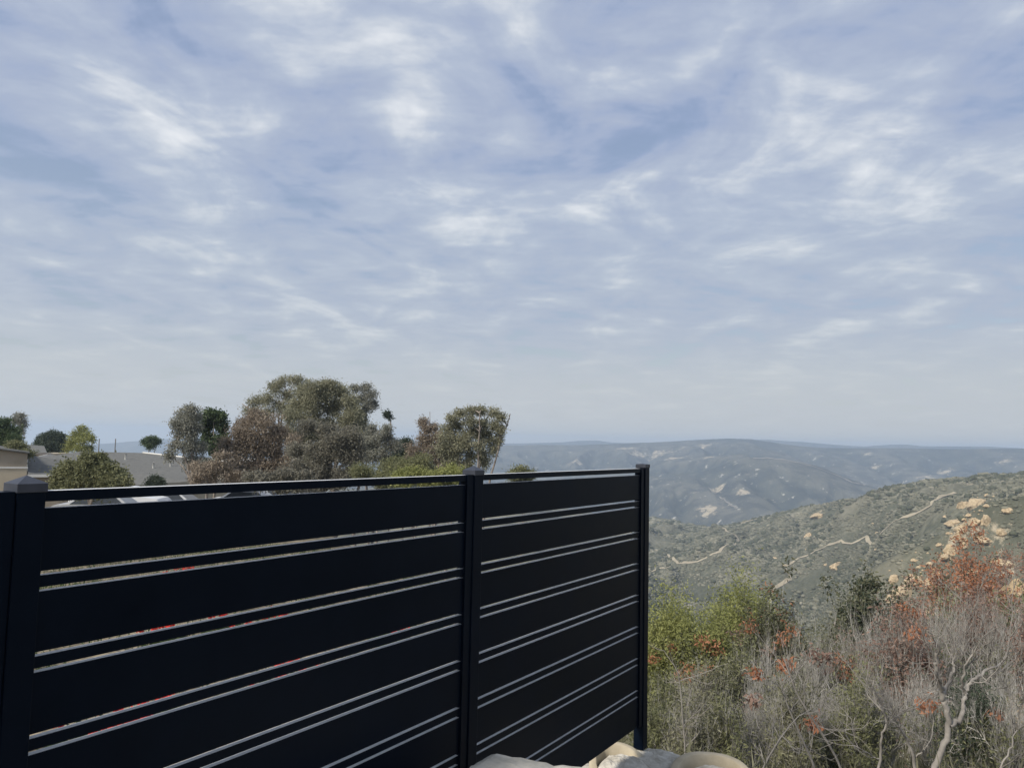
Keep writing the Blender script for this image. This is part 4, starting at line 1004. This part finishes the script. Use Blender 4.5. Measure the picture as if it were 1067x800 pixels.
shrub('leafy_shrub', 'soft pale olive shrub behind bare twigs in the middle of the brush', 848, 676, 14, 66, 6, [('olive', .9, .05, 9, .3, 9, .25), ('straw', .7, .06, 6, .1, 9, .2)], 'bark_grey', 7)
shrub('leafy_shrub', 'dark leaved open shrub standing against the rocky spur', 902, 606, 14, 76, 7, [('sumac', .7, .07, 8, .5, 9, .5), ('dark', .4, .065, 6, .5, 9, .5)], 'bark_grey', 6, accents=[(938, 634, 6, 'rust')])
shrub('leafy_shrub', 'green and rust shrub between the dark leaved one and the red tops', 946, 622, 14, 70, 8, [('sumac', .5, .065, 7, .5, 9, .5), ('rosy', .35, .06, 5, .4, 9, .4)], 'bark_grey', 6, accents=[(956, 640, 8, 'rust'), (957, 672, 8, 'rust')])
shrub('rust_shrub', 'shrub with the brightest rust orange crown on the right', 1000, 586, 14.5, 84, 9, [('rust', .8, .065, 10, .62, 9, .42), ('rosy', .7, .06, 7, .5, 9, .4), ('sumac', .3, .065, 7, .5, 9, .45)], 'bark_grey', 7, accents=[(1008, 592, 13, 'rust'), (1018, 608, 15, 'rust'), (1003, 602, 12, 'rust'), (1035, 620, 11, 'rust'), (1052, 632, 7, 'rust')])
shrub('rust_shrub', 'rosy brown twiggy shrub with thin tops near the right edge', 1045, 582, 16, 84, 10, [('rosy', .9, .055, 9, .5, 9, .4), ('rust', .25, .065, 7, .6, 9, .4)], 'bark_grey', 7)
shrub('rust_shrub', 'rust tinted shrub cut by the right edge of the photo', 1078, 588, 14, 84, 11, [('rosy', .8, .055, 9, .4, 9, .4), ('rust', .35, .065, 7, .5, 9, .4)], 'bark_grey', 7)
BG = 'bare grey shrubs of the foreground brush'
mid = [(700, 712, 11, 60, 'olive', 'twiggy olive grey shrub close beside the end post, behind the tan rims'),
       (735, 704, 10.5, 60, 'straw', 'straw coloured twiggy shrub under the orange leaf clusters'),
       (772, 686, 11, 62, 'olive', 'grey twiggy shrub with green leaves below the tallest feathery shrub'),
       (806, 682, 10, 60, None, 'bare grey shrub in front of the olive brown-tipped shrub'),
       (842, 668, 11, 64, None, 'bare silvery shrub rising below the end of the dirt path'),
       (872, 664, 11.5, 62, 'sumac', 'grey shrub with a few dark leaves left of the dark leaved shrub'),
       (905, 648, 11, 70, None, 'bare lilac grey shrub below the dark leaved shrub'),
       (940, 648, 10.5, 66, 'rosy', 'bare shrub with a few rosy leaves below the green and rust shrub'),
       (975, 632, 11, 70, None, 'dense bare grey shrub just above the fork of the pale dead tree'),
       (1012, 628, 11.5, 70, 'rosy', 'dense bare shrub with rosy tips under the brightest rust crown'),
       (1046, 640, 11, 60, None, 'bare grey shrub in front of the big edge boulder'),
       (1078, 650, 10, 60, 'rosy', 'bare shrub cut by the right edge, below the rust tinted one')]
for k, (px, py, Y, w, lf, lab) in enumerate(mid):
    ls = [('olive', .16, .05, 3, .1, .8, .35)] if lf is None else [(lf, .45, .05, 5, .1, 9, .38), ('sumac', .2, .05, 4, .1, .8, .4)]
    acc = {3: [(818, 693, 8, 'rust'), (788, 700, 6, 'rust')], 4: [(850, 682, 8, 'rosy'), (862, 685, 5, 'rosy')], 5: [(876, 690, 9, 'rust'), (894, 694, 9, 'rust'), (885, 703, 8, 'rust'), (861, 698, 6, 'rosy')], 7: [(956, 660, 8, 'rust')], 1: [(784, 735, 8, 'rosy')]}.get(k, [])
    shrub('bare_shrub', lab, px, py, Y, w, 30 + k, ls, stems=12, lev=4, r0=.0165, group=BG, accents=acc, kids=(3, 4))
front = [(688, 742, 8, 50, 'olive', 'low olive grass-like shrub right at the end post foot'),
         (722, 738, 7.6, 52, 'straw', 'low straw shrub between the two curved tan rims'),
         (756, 736, 7.6, 56, 'olive', 'low grey-green shrub behind the right curved tan rim'),
         (792, 722, 8, 56, None, 'low bare shrub with curved pale twigs in the middle foreground'),
         (826, 726, 7.5, 56, 'straw', 'low straw and grey shrub right of the curved pale twigs'),
         (858, 716, 8, 58, None, 'low bare silvery shrub left of the pale dead tree, second row'),
         (892, 708, 7.8, 60, 'olive', 'low twiggy shrub with olive leaves left of the pale dead tree'),
         (925, 706, 8, 60, None, 'bare shrub directly left of the pale dead tree trunk'),
         (1010, 712, 8, 60, 'dark', 'bare shrub with dark green leaves directly right of the pale dead trunk'),
         (1048, 724, 7.6, 60, None, 'low bare shrub in the lower right corner')]
for k, (px, py, Y, w, lf, lab) in enumerate(front):
    ls = [('olive', .2, .04, 4, .0, .8, .3)] if lf is None else [(lf, .5, .04, 5, .0, 9, .3), ('olive', .3, .04, 4, .0, .8, .3)]
    acc = {3: [(786, 728, 6, 'rosy')], 4: [(846, 752, 6, 'rust')], 8: [(1038, 742, 5, 'rust')], 7: [(966, 733, 8, 'rust')]}.get(k, [])
    shrub('bare_shrub', lab, px, py, Y, w, 60 + k, ls, stems=10, lev=4, r0=.0135, group=BG, accents=acc, kids=(3, 4), hmin=.8)

kids_of = [o for o in COL.objects if o.parent is None and o.name.startswith('bare_shrub')]
XT = [(718, 690, 13, 'grey twiggy shrub between the two bright feathery shrubs, low'), (790, 668, 13, 'bare grey shrub at the right foot of the tallest feathery shrub'), (830, 664, 13.5, 'bare grey shrub in front of the pale olive shrub'),
      (862, 650, 13.5, 'airy bare grey shrub at the left tip of the dark leaved shrub'), (888, 640, 13, 'bare grey shrub directly beneath the dark leaved shrub crown'), (922, 630, 13, 'bare grey shrub between the dark leaved and the green and rust shrubs'),
      (960, 612, 13.5, 'bare shrub just left of the brightest rust crown'), (988, 606, 12.6, 'bare shrub rising into the brightest rust crown'), (1020, 604, 12.8, 'bare shrub right of and under the brightest rust crown'),
      (1056, 606, 13, 'bare shrub in front of the rosy twiggy tops'), (1078, 600, 13, 'bare shrub on the right edge beneath the rust tinted shrub'), (960, 674, 9, 'bare shrub behind the left fork of the pale dead tree'),
      (1030, 664, 9.4, 'bare shrub behind the right limb of the pale dead tree'), (880, 688, 9.2, 'bare shrub behind the long leaning dead branch'), (815, 700, 9, 'bare shrub behind the arching dead branch'), (745, 716, 9, 'grey shrub behind the orange clusters, low')]
for k, (px, py, Y, lab) in enumerate(XT):
    src = kids_of[(k * 5 + 3) % 12]; g = ground(px, Y); zt = at(px, py, Y).z
    hs = max((c.matrix_basis.translation.z + max(v[2] for v in c.bound_box)) for c in src.children if c.name.startswith('branches'))
    c = src.copy(); COL.objects.link(c); c.location = (g.x, g.y, g.z - .05); c.rotation_euler = (0, 0, 1.3 * k + .7); q = (zt - g.z) / hs; c.scale = (max(q, .9), max(q, .9), q); c['label'] = lab
    for ch in src.children:
        if ch.name.startswith('dead_leaves'): continue
        d = ch.copy(); COL.objects.link(d); d.parent = c
# the pale dead tree, its limbs followed one by one
def dead_tree():
    Y = 6.2; rng = np.random.default_rng(77)
    O = ground(968, Y); O.z -= .1; r = thing('dead_tree', 'pale bare forked dead tree in front of the grey shrubs at lower right', 'tree', O); On = np.array(O)
    W_ = Wood(7); Tw = Wood(3); tips = []
    def limb(pts, r0, r1, y0=0., y1=0., twig=1):
        P = [np.array(at(px, py, Y + y0 + (y1 - y0) * k / (len(pts) - 1))) - On for k, (px, py) in enumerate(pts)]
        P = np.array(P); n = len(P); t_ = np.linspace(0, n - 1, n * 4); Q = np.stack([np.interp(t_, range(n), P[:, a]) for a in range(3)], -1)
        Q[1:-1] = (Q[:-2] + 2 * Q[1:-1] + Q[2:]) / 4; Q[1:-1] += rng.normal(0, .006, Q[1:-1].shape)
        W_.tube(Q, np.linspace(r0 * .70, r1 * .8, len(Q)))
        if twig:
            for k in range(int(4 * twig)):
                i_ = rng.integers(len(Q) // 3, len(Q)); d = Q[min(i_ + 1, len(Q) - 1)] - Q[i_ - 1] + 1e-6; d /= np.linalg.norm(d); d = d + rng.normal(0, .6, 3); d[2] += .3; d /= np.linalg.norm(d)
                grow(Tw, tips, Q[i_], d, rng.uniform(.14, .3), .005, 3, rng, .5, .15, (2, 3))
    limb([(966, 840), (972, 806), (982, 780), (990, 756), (987, 740), (982, 728), (981, 720)], .038, .022, twig=.5)
    limb([(982, 728), (980, 716), (975, 702), (976, 688), (978, 672)], .030, .012, 0, -.2)
    limb([(981, 722), (988, 712), (994, 700), (994, 688), (990, 676)], .022, .009, 0, .2)
    limb([(990, 756), (1000, 752), (1004, 738), (1005, 722), (1012, 710), (1026, 700), (1044, 690), (1051, 678), (1052, 664)], .030, .008, 0, .3, 2)
    limb([(1005, 722), (1002, 708), (1006, 692), (1014, 680), (1016, 664)], .015, .005, 0, -.2)
    limb([(1012, 710), (1022, 712), (1034, 706)], .008, .004, 0, -.1)
    limb([(948, 840), (954, 800), (948, 776), (942, 764), (936, 756), (926, 750)], .020, .009, .2, .1)
    limb([(952, 790), (962, 782), (966, 776)], .010, .005, .2, .1, .5)
    limb([(912, 840), (918, 792), (918, 770), (924, 752), (918, 738), (914, 726)], .017, .006, .1, -.1)
    limb([(918, 792), (908, 789), (898, 782)], .008, .004, .1, 0, .5)
    limb([(926, 752), (936, 744), (946, 736)], .010, .004, .1, .2)
    limb([(1040, 840), (1044, 800), (1054, 776), (1060, 760)], .014, .005, .2, .3)
    W_.build('trunk', M['bark_pale'], r); Tw.build('twigs', M['bark_pale'], r)
dead_tree()
b_ = None
def curved_stem(pts, Y, label, r0=.012):
    rng = np.random.default_rng(int(pts[0][0])); O = ground(pts[0][0], Y); O.z -= .05; r = thing('dead_branch', label, 'branch', O)
    W_ = Wood(5); tips = []; P = np.array([np.array(at(px, py, Y)) - np.array(O) for px, py in pts]); n = len(P); t_ = np.linspace(0, n - 1, n * 4)
    Q = np.stack([np.interp(t_, range(n), P[:, a]) for a in range(3)], -1); Q[1:-1] = (Q[:-2] + 2 * Q[1:-1] + Q[2:]) / 4
    W_.tube(Q, np.linspace(r0, r0 * .35, len(Q)))
    for k in range(7):
        i_ = rng.integers(n, len(Q)); d = rng.normal(0, .6, 3); d[2] += .7; d /= np.linalg.norm(d); grow(W_, tips, Q[i_], d, .22, .004, 2, rng, .5, .15, (2, 3))
    W_.build('stem', M['bark_pale'], r)
curved_stem([(852, 812), (846, 792), (836, 770), (826, 748), (818, 728), (812, 706)], 6.6, 'pale curving dead branch arching up left in the middle foreground')
curved_stem([(880, 812), (872, 790), (858, 766), (842, 742), (830, 722), (822, 700), (816, 684)], 6.9, 'long pale dead branch leaning left towards the orange leaf cluster')
curved_stem([(712, 812), (714, 780), (711, 745), (709, 715), (706, 700)], 7.2, 'thin dark upright stem behind the right curved tan rim', .009)
curved_stem([(790, 812), (800, 790), (812, 770), (826, 752)], 6.4, 'short pale dead branch leaning right above the right curved tan rim')

# dry brush between the shrubs
rng = np.random.default_rng(21)
def brush(name, label_mat, n, az0, az1, r0, r1, size, jit, seed, asp=.018, dz=0):
    rg_ = np.random.default_rng(seed); a = np.radians(rg_.uniform(az0, az1, n)); r_ = np.sqrt(rg_.uniform(r0 ** 2, r1 ** 2, n))
    X = r_ * np.sin(a); Y = r_ * np.cos(a); k = fbm(X / .8, Y / .8, 2) > -.25; X, Y = X[k], Y[k]; Z = H(X, Y)
    C_ = np.stack([X, Y, Z - .02], -1); nn = len(C_)
    d = rg_.normal(0, jit, (nn, 3)); d[:, 2] = 1; d /= np.linalg.norm(d, axis=1, keepdims=True); s_ = size * rg_.uniform(.4, 1.2, (nn, 1))
    bb = np.cross(d, rg_.normal(size=(nn, 3))); bb /= np.linalg.norm(bb, axis=1, keepdims=True); bend = rg_.normal(0, .12, (nn, 3)) * s_
    V_ = np.stack([C_ - bb * s_ * asp * .5, C_ + bb * s_ * asp * .5, C_ + d * s_ * .55 + bb * s_ * asp * .4 + bend * .3, C_ + d * s_ + bend], 1).reshape(-1, 3)
    o = npmesh(name, V_, np.arange(nn * 4).reshape(nn, 4), L[label_mat]); tag(o, kind='stuff'); return o
brush('dry_brush', 'straw', 80000, 7, 38, 6.0, 24, .55, .6, 1, .010)
brush('green_brush', 'olive', 50000, 7, 38, 6.2, 24, .42, .7, 2, .022)
brush('garden_grass', 'grass', 60000, -42, 9, 2.9, 24, .12, .6, 3, .10)

# ---- red geraniums in the garden beyond the fence, glimpsed through its slots
GER = [(190, 594, 'through the second slot'), (176, 655, 'third pair of slots, left'), (285, 640, 'third pair of slots, middle'), (232, 646, 'x'), (96, 750, 'x'), (165, 735, 'x'), (405, 655, 'x'), (300, 700, 'x'), (135, 757, 'x'), (500, 650, 'x')]
GL = ['red geranium glimpsed highest through the fence slots, far left panel', 'red geranium behind the left third of the long panel, third slot pair', 'red geranium behind the middle of the long panel, third slot pair', 'red geranium just left of the middle one behind the long panel',
      'red geranium nearest the capped left post, low in the slots', 'red geranium low behind the long panel, second from the capped post', 'red geranium behind the long panel close to the middle post', 'red geranium low behind the centre of the long panel', 'red geranium low in the slots between the two nearest the capped post', 'red geranium behind the middle post']
def geranium(px, py, label, seed):
    p = None; d = at(px, py, 1.0)
    for Yk in np.arange(3.2, 20, .05):
        q = d * Yk
        if q.z < Hs(q.x, q.y) + .22: p = q; break
    rng = np.random.default_rng(seed); g = Vector((p.x, p.y, Hs(p.x, p.y) - .03)); r = thing('geranium', label, 'flower', g, 0, 'red geraniums beyond the fence')
    n = 420; q = rng.normal(size=(n, 3)); q /= np.linalg.norm(q, axis=1, keepdims=True); q *= rng.uniform(.4, 1, (n, 1)) * np.array([.34, .34, .24]); q[:, 2] = np.abs(q[:, 2])
    V_, F_ = leaves(q, .055, rng, .8, -.3); npmesh('foliage', V_, F_, L['grass'], r)
    for k in range(9):
        a = rng.uniform(0, 6.28); u = rng.uniform(0, .3); c_ = np.array([math.cos(a) * u, math.sin(a) * u, .30 - u * .35 + rng.uniform(0, .05)])
        V_, F_ = leaves(c_ + rng.normal(0, .016, (22, 3)), .034, rng, .9, 0); npmesh('flower_head', V_, F_, L['flower'], r)
for k, (g_, lab) in enumerate(zip(GER, GL)): geranium(g_[0], g_[1], lab, k)
#@@END
